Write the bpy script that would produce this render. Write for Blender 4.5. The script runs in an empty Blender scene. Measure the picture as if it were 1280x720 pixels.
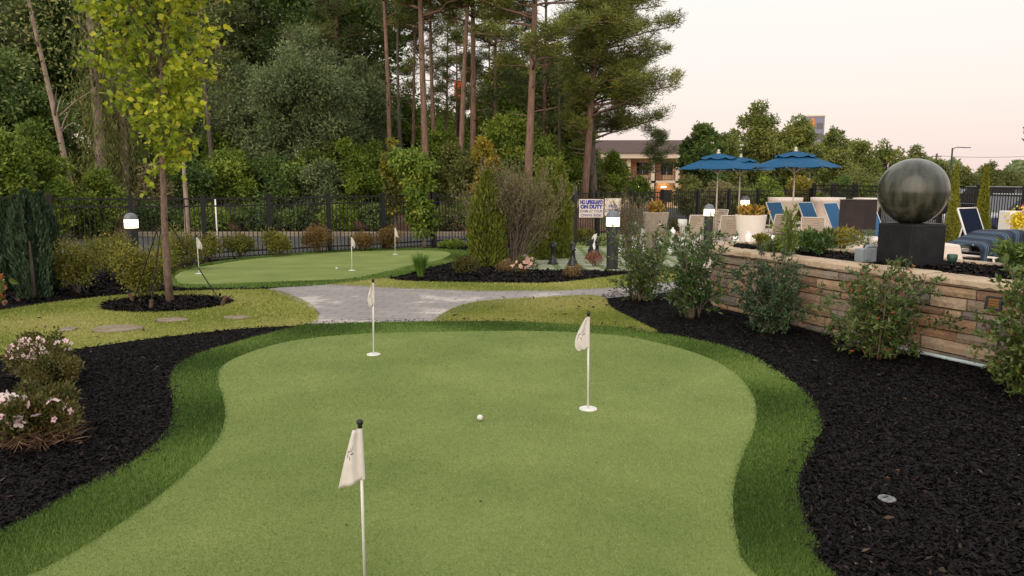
import bpy, bmesh, math, random
import numpy as np
from mathutils import Vector, Matrix

R = math.radians
random.seed(11)
rng = np.random.default_rng(11)
scene = bpy.context.scene
COL = scene.collection

# ------------------------------------------------------------------ camera geometry
F, H = 924.0, 1.7
TH = math.atan(136 / F)
CT, ST = math.cos(TH), math.sin(TH)


def ray(px, py):
    u = (px - 640) / F
    v = (360 - py) / F
    return u, CT + v * ST, -ST + v * CT


def at(px, py, z=0.0):
    r = ray(px, py)
    t = (z - H) / r[2]
    return r[0] * t, r[1] * t


def atY(px, py, Y):
    r = ray(px, py)
    t = Y / r[1]
    return r[0] * t, H + r[2] * t


def sstep(a, b, x):
    t = np.clip((x - a) / (b - a), 0, 1)
    return t * t * (3 - 2 * t)


def gz(x, y):
    x = np.asarray(x, float)
    y = np.asarray(y, float)
    z = -0.25 * sstep(12, 18, y) - 1.1 * sstep(46, 75, y)
    z = z + 0.5 * sstep(25.8, 31, y) * (1 - sstep(1, 6, x))
    return z


def g(x, y):
    return float(gz(x, y))


def gp(px, py, off=0.0):
    z = 0.0
    for _ in range(12):
        x, y = at(px, py, z + off)
        y = min(y, 90)
        z = g(x, y)
    return x, y


def xat(px, Y, py=224):
    return atY(px, py, Y)[0]


# ------------------------------------------------------------------ node helpers
def new_mat(name):
    m = bpy.data.materials.new(name)
    m.use_nodes = True
    nt = m.node_tree
    nt.nodes.clear()
    out = nt.nodes.new('ShaderNodeOutputMaterial')
    return m, nt, out


def ramp(nt, cols, const=False):
    r = nt.nodes.new('ShaderNodeValToRGB')
    cr = r.color_ramp
    if const:
        cr.interpolation = 'CONSTANT'
    n = len(cols)
    for i, c in enumerate(cols):
        p = i / n if const else i / max(1, n - 1)
        if i < 2:
            e = cr.elements[i]
            e.position = p
        else:
            e = cr.elements.new(p)
        e.color = (c[0], c[1], c[2], 1)
    return r


def noise(nt, scale, detail=4, rough=.6, coord='Object', vec=None, dist=0.0):
    n = nt.nodes.new('ShaderNodeTexNoise')
    n.inputs['Scale'].default_value = scale
    n.inputs['Detail'].default_value = detail
    n.inputs['Roughness'].default_value = rough
    n.inputs['Distortion'].default_value = dist
    if vec is None:
        tc = nt.nodes.new('ShaderNodeTexCoord')
        vec = tc.outputs[coord]
    nt.links.new(vec, n.inputs['Vector'])
    return n


def mat(name, col, rough=.6, spec=.4, var=.12, vscale=6.0, bump=0.0, bscale=40.0, metal=0.0, col2=None, coat=0.0):
    """plain surface with a soft mottling of its own colour and a fine bump"""
    m, nt, out = new_mat(name)
    b = nt.nodes.new('ShaderNodeBsdfPrincipled')
    n = noise(nt, vscale, 5)
    c2 = col2 or tuple(min(1, c * (1 + var)) for c in col)
    c1 = col if col2 else tuple(c * (1 - var) for c in col)
    rp = ramp(nt, [c1, c2])
    rp.color_ramp.elements[0].position = .32
    rp.color_ramp.elements[1].position = .68
    nt.links.new(n.outputs['Fac'], rp.inputs['Fac'])
    nt.links.new(rp.outputs['Color'], b.inputs['Base Color'])
    b.inputs['Roughness'].default_value = rough
    b.inputs['Specular IOR Level'].default_value = spec
    b.inputs['Metallic'].default_value = metal
    b.inputs['Coat Weight'].default_value = coat
    if bump:
        n2 = noise(nt, bscale, 6)
        bp = nt.nodes.new('ShaderNodeBump')
        bp.inputs['Strength'].default_value = bump
        bp.inputs['Distance'].default_value = .02
        nt.links.new(n2.outputs['Fac'], bp.inputs['Height'])
        nt.links.new(bp.outputs['Normal'], b.inputs['Normal'])
    nt.links.new(b.outputs[0], out.inputs['Surface'])
    return m


def leafmat(name, cols, trans=.3, rough=.55, spec=.3):
    """leaf colours differ leaf by leaf through the mesh attribute v"""
    m, nt, out = new_mat(name)
    a = nt.nodes.new('ShaderNodeAttribute')
    a.attribute_name = 'v'
    rp = ramp(nt, cols)
    nt.links.new(a.outputs['Fac'], rp.inputs['Fac'])
    b = nt.nodes.new('ShaderNodeBsdfPrincipled')
    b.inputs['Roughness'].default_value = rough
    b.inputs['Specular IOR Level'].default_value = spec
    nt.links.new(rp.outputs['Color'], b.inputs['Base Color'])
    if trans > 0:
        t = nt.nodes.new('ShaderNodeBsdfTranslucent')
        nt.links.new(rp.outputs['Color'], t.inputs['Color'])
        mx = nt.nodes.new('ShaderNodeMixShader')
        mx.inputs[0].default_value = trans
        nt.links.new(b.outputs[0], mx.inputs[1])
        nt.links.new(t.outputs[0], mx.inputs[2])
        nt.links.new(mx.outputs[0], out.inputs['Surface'])
    else:
        nt.links.new(b.outputs[0], out.inputs['Surface'])
    return m


def emit(name, col, s):
    m, nt, out = new_mat(name)
    e = nt.nodes.new('ShaderNodeEmission')
    e.inputs['Color'].default_value = (*col, 1)
    e.inputs['Strength'].default_value = s
    nt.links.new(e.outputs[0], out.inputs['Surface'])
    return m


def blotch(name, cols, scales, rough=.9, spec=.2, bump=.4, bscale=300, detail=6):
    """ground cover: two noises of different size pick between colours"""
    m, nt, out = new_mat(name)
    b = nt.nodes.new('ShaderNodeBsdfPrincipled')
    n1 = noise(nt, scales[0], detail)
    n2 = noise(nt, scales[1], detail)
    mx = nt.nodes.new('ShaderNodeMix')
    mx.inputs[0].default_value = .5
    nt.links.new(n1.outputs['Fac'], mx.inputs[2])
    nt.links.new(n2.outputs['Fac'], mx.inputs[3])
    rp = ramp(nt, cols)
    k = len(cols)
    for i, e in enumerate(rp.color_ramp.elements):
        e.position = .34 + .32 * i / (k - 1)
    nt.links.new(mx.outputs[0], rp.inputs['Fac'])
    nt.links.new(rp.outputs['Color'], b.inputs['Base Color'])
    b.inputs['Roughness'].default_value = rough
    b.inputs['Specular IOR Level'].default_value = spec
    n3 = noise(nt, bscale, 3)
    bp = nt.nodes.new('ShaderNodeBump')
    bp.inputs['Strength'].default_value = bump
    bp.inputs['Distance'].default_value = .01
    nt.links.new(n3.outputs['Fac'], bp.inputs['Height'])
    nt.links.new(bp.outputs['Normal'], b.inputs['Normal'])
    nt.links.new(b.outputs[0], out.inputs['Surface'])
    return m


# ------------------------------------------------------------------ object helpers
def tag(o, label=None, cat=None, group=None, kind=None):
    if label:
        o['label'] = label
    if cat:
        o['category'] = cat
    if group:
        o['group'] = group
    if kind:
        o['kind'] = kind
    return o


def thing(name, loc, label, cat, group=None, rz=0.0):
    o = bpy.data.objects.new(name, None)
    COL.objects.link(o)
    o.location = loc
    o.rotation_euler = (0, 0, rz)
    o.empty_display_size = .1
    return tag(o, label, cat, group)


def kids(o):
    return [c for c in COL.objects if c.parent == o]


def copy_tree(o, parent=None):
    c = o.copy()
    COL.objects.link(c)
    c.parent = parent
    for ch in kids(o):
        copy_tree(ch, c)
    return c


def copy_thing(o, loc, rz, label, scale=1.0):
    c = copy_tree(o)
    c.location = loc
    c.rotation_euler = (0, 0, rz)
    if np.isscalar(scale):
        scale = (scale,) * 3
    c.scale = scale
    c['label'] = label
    return c


def npmesh(name, V, Fc, m, parent=None, v=None, smooth=False):
    V = np.ascontiguousarray(V, np.float32)
    Fc = np.ascontiguousarray(Fc, np.int32)
    me = bpy.data.meshes.new(name)
    me.vertices.add(len(V))
    me.vertices.foreach_set('co', V.ravel())
    k = Fc.shape[1]
    me.loops.add(Fc.size)
    me.loops.foreach_set('vertex_index', Fc.ravel())
    me.polygons.add(len(Fc))
    me.polygons.foreach_set('loop_start', np.arange(0, Fc.size, k, dtype=np.int32))
    if smooth:
        me.polygons.foreach_set('use_smooth', np.ones(len(Fc), bool))
    if v is not None:
        a = me.attributes.new('v', 'FLOAT', 'POINT')
        a.data.foreach_set('value', np.ascontiguousarray(v, np.float32))
    me.update(calc_edges=True)
    me.materials.append(m)
    o = bpy.data.objects.new(name, me)
    COL.objects.link(o)
    o.parent = parent
    return o


class MB:
    """collects simple shapes, then links them as ONE mesh object"""

    def __init__(s):
        s.V, s.F, s.a = [], [], []
        s.cur = 0.0

    def add(s, V, Fc):
        n = len(s.V)
        s.V += [tuple(p) for p in V]
        s.F += [tuple(n + i for i in f) for f in Fc]
        s.a += [s.cur] * len(V)
        return s

    def box(s, c, d, rz=0.0, M=None):
        hx, hy, hz = d[0] / 2, d[1] / 2, d[2] / 2
        V = [Vector((x * hx, y * hy, z * hz)) for x, y, z in
             [(-1, -1, -1), (1, -1, -1), (1, 1, -1), (-1, 1, -1), (-1, -1, 1), (1, -1, 1), (1, 1, 1), (-1, 1, 1)]]
        X = M.to_4x4() if M else Matrix.Rotation(rz, 4, 'Z')
        X = Matrix.Translation(c) @ X
        return s.add([X @ p for p in V],
                     [(0, 3, 2, 1), (4, 5, 6, 7), (0, 1, 5, 4), (1, 2, 6, 5), (2, 3, 7, 6), (3, 0, 4, 7)])

    def hexa(s, b4, t4):
        return s.add(list(b4) + list(t4),
                     [(0, 3, 2, 1), (4, 5, 6, 7), (0, 1, 5, 4), (1, 2, 6, 5), (2, 3, 7, 6), (3, 0, 4, 7)])

    def beam(s, p, q, w, h):
        p, q = Vector(p), Vector(q)
        d = (q - p).normalized()
        up = Vector((0, 0, 1)) if abs(d.z) < .95 else Vector((0, 1, 0))
        sd = d.cross(up).normalized()
        u = sd.cross(d)
        f = [p + sd * (a * w / 2) + u * (b * h / 2) for a, b in ((-1, -1), (1, -1), (1, 1), (-1, 1))]
        t = [x + (q - p) for x in f]
        return s.hexa(f, t)

    def tube(s, pts, rad, n=6, caps=True):
        pts = [Vector(p) for p in pts]
        if not hasattr(rad, '__len__'):
            rad = [rad] * len(pts)
        V, Fc = [], []
        prev = None
        for i, p in enumerate(pts):
            d = (pts[min(i + 1, len(pts) - 1)] - pts[max(i - 1, 0)])
            d = d.normalized() if d.length > 1e-9 else Vector((0, 0, 1))
            if prev is None:
                ref = Vector((1, 0, 0)) if abs(d.x) < .8 else Vector((0, 1, 0))
                a = d.cross(ref).normalized()
            else:
                a = (prev - d * prev.dot(d))
                a = a.normalized() if a.length > 1e-6 else d.orthogonal().normalized()
            prev = a
            b = d.cross(a)
            for k in range(n):
                t = 2 * math.pi * k / n
                V.append(p + (a * math.cos(t) + b * math.sin(t)) * rad[i])
        for i in range(len(pts) - 1):
            for k in range(n):
                k2 = (k + 1) % n
                Fc.append((i * n + k, i * n + k2, (i + 1) * n + k2, (i + 1) * n + k))
        if caps:
            Fc.append(tuple(reversed(range(n))))
            Fc.append(tuple((len(pts) - 1) * n + k for k in range(n)))
        return s.add(V, Fc)

    def lathe(s, prof, n=20, c=(0, 0, 0)):
        V, Fc = [], []
        for r, z in prof:
            for k in range(n):
                t = 2 * math.pi * k / n
                V.append((c[0] + r * math.cos(t), c[1] + r * math.sin(t), c[2] + z))
        for i in range(len(prof) - 1):
            for k in range(n):
                k2 = (k + 1) % n
                Fc.append((i * n + k, i * n + k2, (i + 1) * n + k2, (i + 1) * n + k))
        Fc.append(tuple(reversed(range(n))))
        Fc.append(tuple((len(prof) - 1) * n + k for k in range(n)))
        return s.add(V, Fc)

    def prism(s, poly, z0, z1):
        n = len(poly)
        V = [(x, y, z0) for x, y in poly] + [(x, y, z1) for x, y in poly]
        Fc = [tuple(reversed(range(n))), tuple(range(n, 2 * n))]
        Fc += [(i, (i + 1) % n, n + (i + 1) % n, n + i) for i in range(n)]
        return s.add(V, Fc)

    def extr(s, prof, axis_a, axis_b):
        """profile of 3d points swept from offset a to offset b"""
        n = len(prof)
        A, B = Vector(axis_a), Vector(axis_b)
        V = [Vector(p) + A for p in prof] + [Vector(p) + B for p in prof]
        Fc = [tuple(reversed(range(n))), tuple(range(n, 2 * n))]
        Fc += [(i, (i + 1) % n, n + (i + 1) % n, n + i) for i in range(n)]
        return s.add(V, Fc)

    def grid(s, fn, nu, nv):
        V = [fn(i / nu, j / nv) for i in range(nu + 1) for j in range(nv + 1)]
        Fc = [(i * (nv + 1) + j, (i + 1) * (nv + 1) + j, (i + 1) * (nv + 1) + j + 1, i * (nv + 1) + j + 1)
              for i in range(nu) for j in range(nv)]
        return s.add(V, Fc)

    def build(s, name, m, parent=None, smooth=False, bevel=0.0, seg=2, solid=0.0):
        me = bpy.data.meshes.new(name)
        me.from_pydata([tuple(p) for p in s.V], [], s.F)
        at_ = me.attributes.new('v', 'FLOAT', 'POINT')
        at_.data.foreach_set('value', s.a)
        bm = bmesh.new()
        bm.from_mesh(me)
        bmesh.ops.recalc_face_normals(bm, faces=bm.faces)
        bm.to_mesh(me)
        bm.free()
        me.materials.append(m)
        o = bpy.data.objects.new(name, me)
        COL.objects.link(o)
        o.parent = parent
        if smooth:
            for p in me.polygons:
                p.use_smooth = True
        if solid:
            md = o.modifiers.new('thick', 'SOLIDIFY')
            md.thickness = solid
            md.offset = 0
        if bevel:
            md = o.modifiers.new('bevel', 'BEVEL')
            md.width = bevel
            md.segments = seg
            md.limit_method = 'ANGLE'
            md.angle_limit = R(40)
        return o


# ------------------------------------------------------------------ leaves
TPL = {
    'diamond': (np.array([(0, 0, 0), (.5, .42, .07), (0, 1, -.04), (-.5, .42, .07)]), np.array([(0, 1, 2, 3)])),
    'broad': (np.array([(0, 0, 0), (.36, .1, .05), (.52, .45, .09), (.26, .8, .03), (0, 1, -.08), (-.26, .8, .03),
                        (-.52, .45, .09), (-.36, .1, .05)]), np.array([(0, 1, 2, 3, 4), (0, 4, 5, 6, 7)])),
    'lobed': (np.array([(0, 0, 0), (.3, .05, .03), (.55, .3, .1), (.34, .5, .05), (.5, .82, .08), (.1, .78, 0), (0, .9, -.04),
                        (-.1, .78, 0), (-.5, .82, .08), (-.34, .5, .05), (-.55, .3, .1), (-.3, .05, .03)]),
              np.array([(0, 1, 2, 3, 4, 5, 6), (0, 6, 7, 8, 9, 10, 11)])),
    'needle': (np.array([(.5, 0, 0), (0, 1, 0), (-.5, 0, 0)]), np.array([(0, 1, 2)])),
}


def unit(a):
    return a / np.maximum(np.linalg.norm(a, axis=-1, keepdims=True), 1e-9)


def rvec(n):
    return unit(rng.normal(size=(n, 3)))


def leaf_arrays(P, D, L, W, tpl='diamond', N=None):
    T, Fc = TPL[tpl]
    n = len(P)
    D = unit(D)
    side = unit(np.cross(D, rvec(n) if N is None else N))
    nrm = np.cross(side, D)
    L = np.broadcast_to(L, (n,))[:, None, None]
    W = np.broadcast_to(W, (n,))[:, None, None]
    V = (P[:, None, :] + side[:, None, :] * (T[None, :, 0:1] * W) + D[:, None, :] * (T[None, :, 1:2] * L)
         + nrm[:, None, :] * (T[None, :, 2:3] * L))
    k = len(T)
    FF = (Fc[None] + (np.arange(n) * k)[:, None, None]).reshape(-1, Fc.shape[1])
    return V.reshape(-1, 3), FF, k


def leaves(name, P, D, L, W, m, parent, v, tpl='diamond', N=None):
    V, FF, k = leaf_arrays(P, D, L, W, tpl, N)
    return npmesh(name, V, FF, m, parent, np.repeat(np.clip(v, 0, 1), k))


def cloud(C, Rd, n, flat=1.0):
    """n points through clumps with centres C and radii Rd, denser towards each rim"""
    C = np.asarray(C, float)
    Rd = np.asarray(Rd, float)
    w = Rd ** 2
    k = rng.choice(len(C), n, p=w / w.sum())
    d = rvec(n)
    r = rng.random(n) ** .45 * (1 + .18 * rng.normal(size=n))
    o = d * r[:, None] * Rd[k][:, None]
    o[:, 2] *= flat
    return C[k] + o, d, k


def clump_v(k, nk, n, wc=.55):
    cv = rng.random(nk)
    return wc * cv[k] + (1 - wc) * rng.random(n)


# ------------------------------------------------------------------ flat ground sheets
def sheet(name, poly, off, m, kind='structure', cut=None, base=None):
    """one ground sheet that follows the terrain; poly is a list of world (x, y)"""
    bm = bmesh.new()
    vs = [bm.verts.new((x, y, 0)) for x, y in poly]
    bm.faces.new(vs)
    bmesh.ops.triangulate(bm, faces=bm.faces[:])
    ys = [p[1] for p in poly]
    xs = [p[0] for p in poly]
    for y in list(np.arange(12, 18.1, .75)) + list(np.arange(25.8, 31.1, .9)) + list(np.arange(46, 76, 4)):
        if min(ys) < y < max(ys):
            bmesh.ops.bisect_plane(bm, geom=bm.verts[:] + bm.edges[:] + bm.faces[:], plane_co=(0, y, 0), plane_no=(0, 1, 0))
    if max(ys) > 26:
        for x in np.arange(1, 6.1, 1):
            if min(xs) < x < max(xs):
                bmesh.ops.bisect_plane(bm, geom=bm.verts[:] + bm.edges[:] + bm.faces[:], plane_co=(x, 0, 0), plane_no=(1, 0, 0))
    for v in bm.verts:
        v.co.z = (g(v.co.x, v.co.y) if base is None else base) + off
    bmesh.ops.recalc_face_normals(bm, faces=bm.faces)
    for f in bm.faces:
        if f.normal.z < 0:
            f.normal_flip()
    me = bpy.data.meshes.new(name)
    bm.to_mesh(me)
    bm.free()
    me.materials.append(m)
    o = bpy.data.objects.new(name, me)
    COL.objects.link(o)
    return tag(o, kind=kind)


def inside(poly, X, Y):
    poly = np.asarray(poly)
    r = np.zeros(len(X), bool)
    j = len(poly) - 1
    for i in range(len(poly)):
        xi, yi = poly[i]
        xj, yj = poly[j]
        c = ((yi > Y) != (yj > Y)) & (X < (xj - xi) * (Y - yi) / (yj - yi + 1e-12) + xi)
        r ^= c
        j = i
    return r


def spline(pts, n=6, closed=False):
    """Catmull-Rom through 2d points"""
    p = [np.array(q, float) for q in pts]
    out = []
    N = len(p)
    rngi = range(N) if closed else range(N - 1)
    for i in rngi:
        if closed:
            a, b, c, d = p[(i - 1) % N], p[i], p[(i + 1) % N], p[(i + 2) % N]
        else:
            a, b, c, d = p[max(i - 1, 0)], p[i], p[i + 1], p[min(i + 2, N - 1)]
        for k in range(n):
            t = k / n
            out.append(.5 * ((2 * b) + (-a + c) * t + (2 * a - 5 * b + 4 * c - d) * t ** 2 + (-a + 3 * b - 3 * c + d) * t ** 3))
    if not closed:
        out.append(p[-1])
    return [tuple(q) for q in out]


def scatter(poly, n, y0=None, near=2.0, excl=(), ymax=None, jit=0.0):
    """points in a polygon, thicker where the ground is near (weight 1/y^near)"""
    poly = np.asarray(poly)
    x0, x1 = poly[:, 0].min(), poly[:, 0].max()
    ya = max(poly[:, 1].min(), y0 or -9e9)
    yb = min(poly[:, 1].max(), ymax or 9e9)
    X, Y = [], []
    tot = 0
    lo = max(ya, 1.0)
    while tot < n:
        m = n * 3
        x = rng.uniform(x0, x1, m)
        u = rng.random(m)
        if near == 0:
            y = ya + (yb - ya) * u
        elif near == 1:
            y = lo * (yb / lo) ** u
        else:
            y = 1 / (1 / lo + u * (1 / yb - 1 / lo))
        ok = inside(poly, x, y) & (np.abs(x) < .78 * y + 1.2)
        for e in excl:
            ok &= ~inside(e, x, y)
        X.append(x[ok])
        Y.append(y[ok])
        tot += ok.sum()
        if len(X) > 60:
            break
    X = np.concatenate(X)[:n]
    Y = np.concatenate(Y)[:n]
    return X, Y

# ------------------------------------------------------------------ camera, sky, sun
cam_d = bpy.data.cameras.new('camera')
cam = bpy.data.objects.new('camera', cam_d)
COL.objects.link(cam)
cam.location = (0, 0, H)
cam.rotation_euler = (R(90) - TH, 0, 0)
cam_d.sensor_width = 36
cam_d.lens = 26
cam_d.clip_end = 3000
scene.camera = cam

SUN_EL, SUN_AZ = 22.0, 205.0       # azimuth clockwise from +Y: behind the camera, to its left
world = bpy.data.worlds.new('World')
scene.world = world
world.use_nodes = True
nt = world.node_tree
bg = nt.nodes['Background']
sky = nt.nodes.new('ShaderNodeTexSky')
sky.sky_type = 'NISHITA'
sky.sun_disc = False
sky.sun_elevation = R(SUN_EL)
sky.sun_rotation = R(SUN_AZ)
sky.air_density = 1.0
sky.dust_density = 4.0
sky.ozone_density = 1.0
# thin high evening cloud veils the clear sky: cream above, pinker towards the horizon
tc = nt.nodes.new('ShaderNodeTexCoord')
sp = nt.nodes.new('ShaderNodeSeparateXYZ')
nt.links.new(tc.outputs['Generated'], sp.inputs[0])
veil = ramp(nt, [(8.9, 7.0, 6.5), (9.4, 8.2, 7.4), (9.5, 9.2, 8.8), (12.8, 12.7, 12.5)])
for e, p in zip(veil.color_ramp.elements, (0.0, .10, .30, .75)):
    e.position = p
nt.links.new(sp.outputs['Z'], veil.inputs['Fac'])
mx = nt.nodes.new('ShaderNodeMix')
mx.data_type = 'RGBA'
mx.inputs[0].default_value = .88
nt.links.new(sky.outputs['Color'], mx.inputs[6])
nt.links.new(veil.outputs['Color'], mx.inputs[7])
nt.links.new(mx.outputs[2], bg.inputs['Color'])
bg.inputs['Strength'].default_value = .12

sd = bpy.data.lights.new('sun', 'SUN')
sd.energy = 2.0
sd.angle = R(70)
sd.color = (1, .84, .68)
so = bpy.data.objects.new('sun', sd)
COL.objects.link(so)
so.rotation_euler = (R(90 - SUN_EL), 0, R(180 - SUN_AZ))

scene.view_settings.view_transform = 'Standard'
scene.view_settings.look = 'None'
scene.view_settings.exposure = 0.0
scene.view_settings.gamma = 1.0
scene.view_settings.use_curve_mapping = False
scene.cycles.use_denoising = True
scene.cycles.max_bounces = 6
scene.cycles.transparent_max_bounces = 8
scene.cycles.caustics_reflective = False
scene.cycles.caustics_refractive = False
scene.cycles.sample_clamp_indirect = 4

# ------------------------------------------------------------------ materials
m_ground = blotch('rough_ground', [(.05, .05, .03), (.09, .085, .05), (.06, .075, .03)], (.4, 3))
m_mulch = blotch('mulch', [(.0022, .002, .0021), (.005, .0046, .0047), (.010, .0092, .0094)], (30, 90), bump=1.0, bscale=90, rough=.9, spec=.1)
m_chip = leafmat('mulch_chip', [(0.00212, 0.0015, 0.0015), (0.00425, 0.00299, 0.00301), (0.00744, 0.00516, 0.00491), (0.0139, 0.00874, 0.00779), (0.0478, 0.0266, 0.0198)], 0, .7, .16)
m_lawn = blotch('lawn', [(.17, .195, .05), (.26, .275, .07), (.35, .32, .10)], (1.6, 9), bump=.5, bscale=160)
m_lawnblade = leafmat('lawn_blade', [(0.149, 0.195, 0.036), (0.241, 0.279, 0.0585), (0.349, 0.353, 0.099), (0.432, 0.391, 0.162)], .25, .7, .15)
m_green = blotch('putting_turf', [(.118, .16, .042), (.178, .222, .06), (.25, .287, .09)], (1.1, 200), bump=.6, bscale=420)
m_greenblade = leafmat('putting_blade', [(0.0899, 0.15, 0.0388), (0.162, 0.239, 0.0702), (0.243, 0.326, 0.108), (0.377, 0.469, 0.206)], .2, .65, .2)
m_fringe = blotch('fringe_turf', [(.035, .065, .014), (.065, .115, .024), (.10, .155, .038)], (3, 60), bump=.8, bscale=160)
m_fringeblade = leafmat('fringe_blade', [(0.0392, 0.0747, 0.0132), (0.084, 0.155, 0.0264), (0.146, 0.236, 0.044), (0.246, 0.333, 0.0935)], .25, .6, .25)
m_paver_base = None
m_asphalt = blotch('asphalt', [(.05, .05, .05), (.075, .075, .075), (.10, .097, .095)], (.8, 30))
m_kerb = mat('kerb_concrete', (.24, .20, .155), .9, .2, .15, 3, .2, 60)
m_straw = blotch('pine_straw', [(.05, .028, .018), (.10, .055, .035), (.22, .12, .075)], (1.2, 18), bump=.8, bscale=60)
m_patio = blotch('patio_concrete', [(.42, .33, .26), (.5, .4, .32), (.55, .45, .36)], (1.0, 14), rough=.85, bump=.2, bscale=80)


def paver_mat():
    m, nt, out = new_mat('path_pavers')
    b = nt.nodes.new('ShaderNodeBsdfPrincipled')
    tc = nt.nodes.new('ShaderNodeTexCoord')
    mp = nt.nodes.new('ShaderNodeMapping')
    mp.inputs['Rotation'].default_value = (0, 0, R(8))
    nt.links.new(tc.outputs['Object'], mp.inputs['Vector'])
    br = nt.nodes.new('ShaderNodeTexBrick')
    br.inputs['Color1'].default_value = (.235, .212, .202, 1)
    br.inputs['Color2'].default_value = (.28, .253, .241, 1)
    br.inputs['Mortar'].default_value = (.15, .137, .13, 1)
    br.inputs['Scale'].default_value = 1
    br.inputs['Mortar Size'].default_value = .008
    br.inputs['Brick Width'].default_value = .32
    br.inputs['Row Height'].default_value = .16
    nt.links.new(mp.outputs[0], br.inputs['Vector'])
    n = noise(nt, 1.3, 5)
    rp = ramp(nt, [(.85, .85, .86), (1.0, 1.0, 1.0), (1.7, 1.68, 1.6)])
    rp.color_ramp.elements[0].position = .3
    rp.color_ramp.elements[1].position = .56
    rp.color_ramp.elements[2].position = .66
    nt.links.new(n.outputs['Fac'], rp.inputs['Fac'])
    mx = nt.nodes.new('ShaderNodeMix')
    mx.data_type = 'RGBA'
    mx.blend_type = 'MULTIPLY'
    mx.inputs[0].default_value = 1
    nt.links.new(br.outputs['Color'], mx.inputs[6])
    nt.links.new(rp.outputs['Color'], mx.inputs[7])
    nt.links.new(mx.outputs[2], b.inputs['Base Color'])
    b.inputs['Roughness'].default_value = .85
    bp = nt.nodes.new('ShaderNodeBump')
    bp.inputs['Strength'].default_value = .5
    bp.inputs['Distance'].default_value = .006
    nt.links.new(br.outputs['Fac'], bp.inputs['Height'])
    bp.invert = True
    nt.links.new(bp.outputs['Normal'], b.inputs['Normal'])
    nt.links.new(b.outputs[0], out.inputs['Surface'])
    return m


m_paver = paver_mat()


# ------------------------------------------------------------------ ground outlines (from ground points)
def W(*pp):
    return [gp(*p) for p in pp]


green_poly = spline(W((50, 720), (120, 680), (190, 632), (240, 590), (268, 560), (281, 530), (280, 505), (273, 480),
                      (277, 462), (300, 448), (345, 433), (400, 424), (470, 419), (560, 417), (650, 416), (720, 418),
                      (780, 423), (830, 433), (880, 448), (915, 467), (938, 492), (945, 515), (943, 540), (930, 570),
                      (920, 600), (916, 640), (922, 680), (940, 720)) + [(1.25, 2.3), (1.4, 1.2), (1.2, .3)], 5)
green_poly = [(-4.2, .3), (-3.3, 1.6)] + green_poly
fr_l = W((0, 672), (60, 640), (120, 605), (170, 580), (200, 556), (215, 535), (219, 505), (214, 480), (222, 460),
         (250, 444), (290, 432), (340, 418), (390, 408), (470, 405), (540, 404), (640, 404), (760, 410), (810, 417),
         (860, 425), (920, 440), (960, 460), (1000, 490), (1020, 515), (1023, 540), (1010, 570), (995, 600), (998, 640),
         (1015, 680), (1035, 720))
fringe_poly = [(-5.5, .2), (-3.6, 2.2)] + spline(fr_l + [(1.75, 2.0), (1.9, 1.1), (1.8, .2)], 5)

lawn_l = spline(W((-260, 470), (-120, 458), (0, 447), (100, 437), (190, 424), (300, 412), (388, 406), (398, 393),
                  (384, 379), (345, 364), (300, 363), (200, 366), (130, 372), (60, 380), (0, 389), (-120, 402), (-260, 420)), 4)
lawn_r = spline(W((536, 407), (560, 390), (600, 378), (680, 373), (748, 371), (764, 386), (790, 400), (822, 416)), 4) + \
    W((760, 416), (640, 410))
path_poly = spline(W((335, 362), (420, 355.5), (500, 360), (600, 363.5), (700, 363), (770, 359), (840, 352), (900, 348)), 4) + \
    W((900, 360), (760, 374), (680, 378), (600, 384), (560, 396), (536, 410), (386, 410), (400, 393), (378, 380))
strip_poly = spline(W((405, 357), (445, 351.5), (480, 349), (512, 352.5), (640, 355), (700, 354), (760, 347), (800, 342), (850, 336)), 4) + \
    W((900, 338), (840, 354), (770, 361), (700, 365), (600, 365.5), (500, 362), (420, 357.5))
fgreen_poly = spline(W((222, 344), (250, 335), (300, 327), (360, 321), (430, 316), (500, 314), (540, 314), (562, 317), (556, 324),
                       (520, 332), (480, 342), (440, 350), (380, 353), (300, 356), (235, 357), (221, 352)), 4, True)
ffringe_poly = spline(W((212, 346), (245, 333), (300, 324), (370, 317), (440, 312.5), (510, 311), (560, 312), (588, 316), (578, 323),
                        (540, 335), (500, 346), (440, 353.5), (400, 357.5), (340, 361), (270, 362), (225, 361), (208, 355)), 4, True)
green3_poly = spline(W((690, 306), (720, 296), (780, 291), (860, 291), (900, 296), (905, 304), (860, 309), (780, 309), (720, 310)), 3, True)
board_poly = W((620, 327), (700, 308), (880, 309), (870, 338), (790, 340), (640, 338))
tree_ring = [(-4.72 + .84 * math.cos(t) * (1 + .05 * math.sin(5 * t)), 9.95 + .62 * math.sin(t)) for t in np.linspace(0, 2 * math.pi, 40, endpoint=False)]

bed_poly = [(-16, .1), (8, .1), (8, 14), (5.2, 26.7), (2, 24.4), (-11.5, 15.2), (-16, 14)]
sheet('ground', [(-420, -30), (420, -30), (420, 600), (-420, 600)], -.02, m_ground)
sheet('garden_bed', bed_poly, .004, m_mulch)
sheet('lawn', lawn_l, .010, m_lawn)
sheet('lawn', lawn_r, .010, m_lawn)
sheet('lawn', strip_poly, .012, m_lawn)
sheet('path', path_poly, .015, m_paver)
sheet('turf_fringe', fringe_poly, .019, m_fringe)
sheet('putting_green', green_poly, .024, m_green)
sheet('turf_fringe', ffringe_poly, .019, m_fringe)
sheet('putting_green', fgreen_poly, .024, m_green)
sheet('putting_green', green3_poly, .019, m_green)
sheet('tree_mulch_ring', tree_ring, .022, m_mulch)


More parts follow.
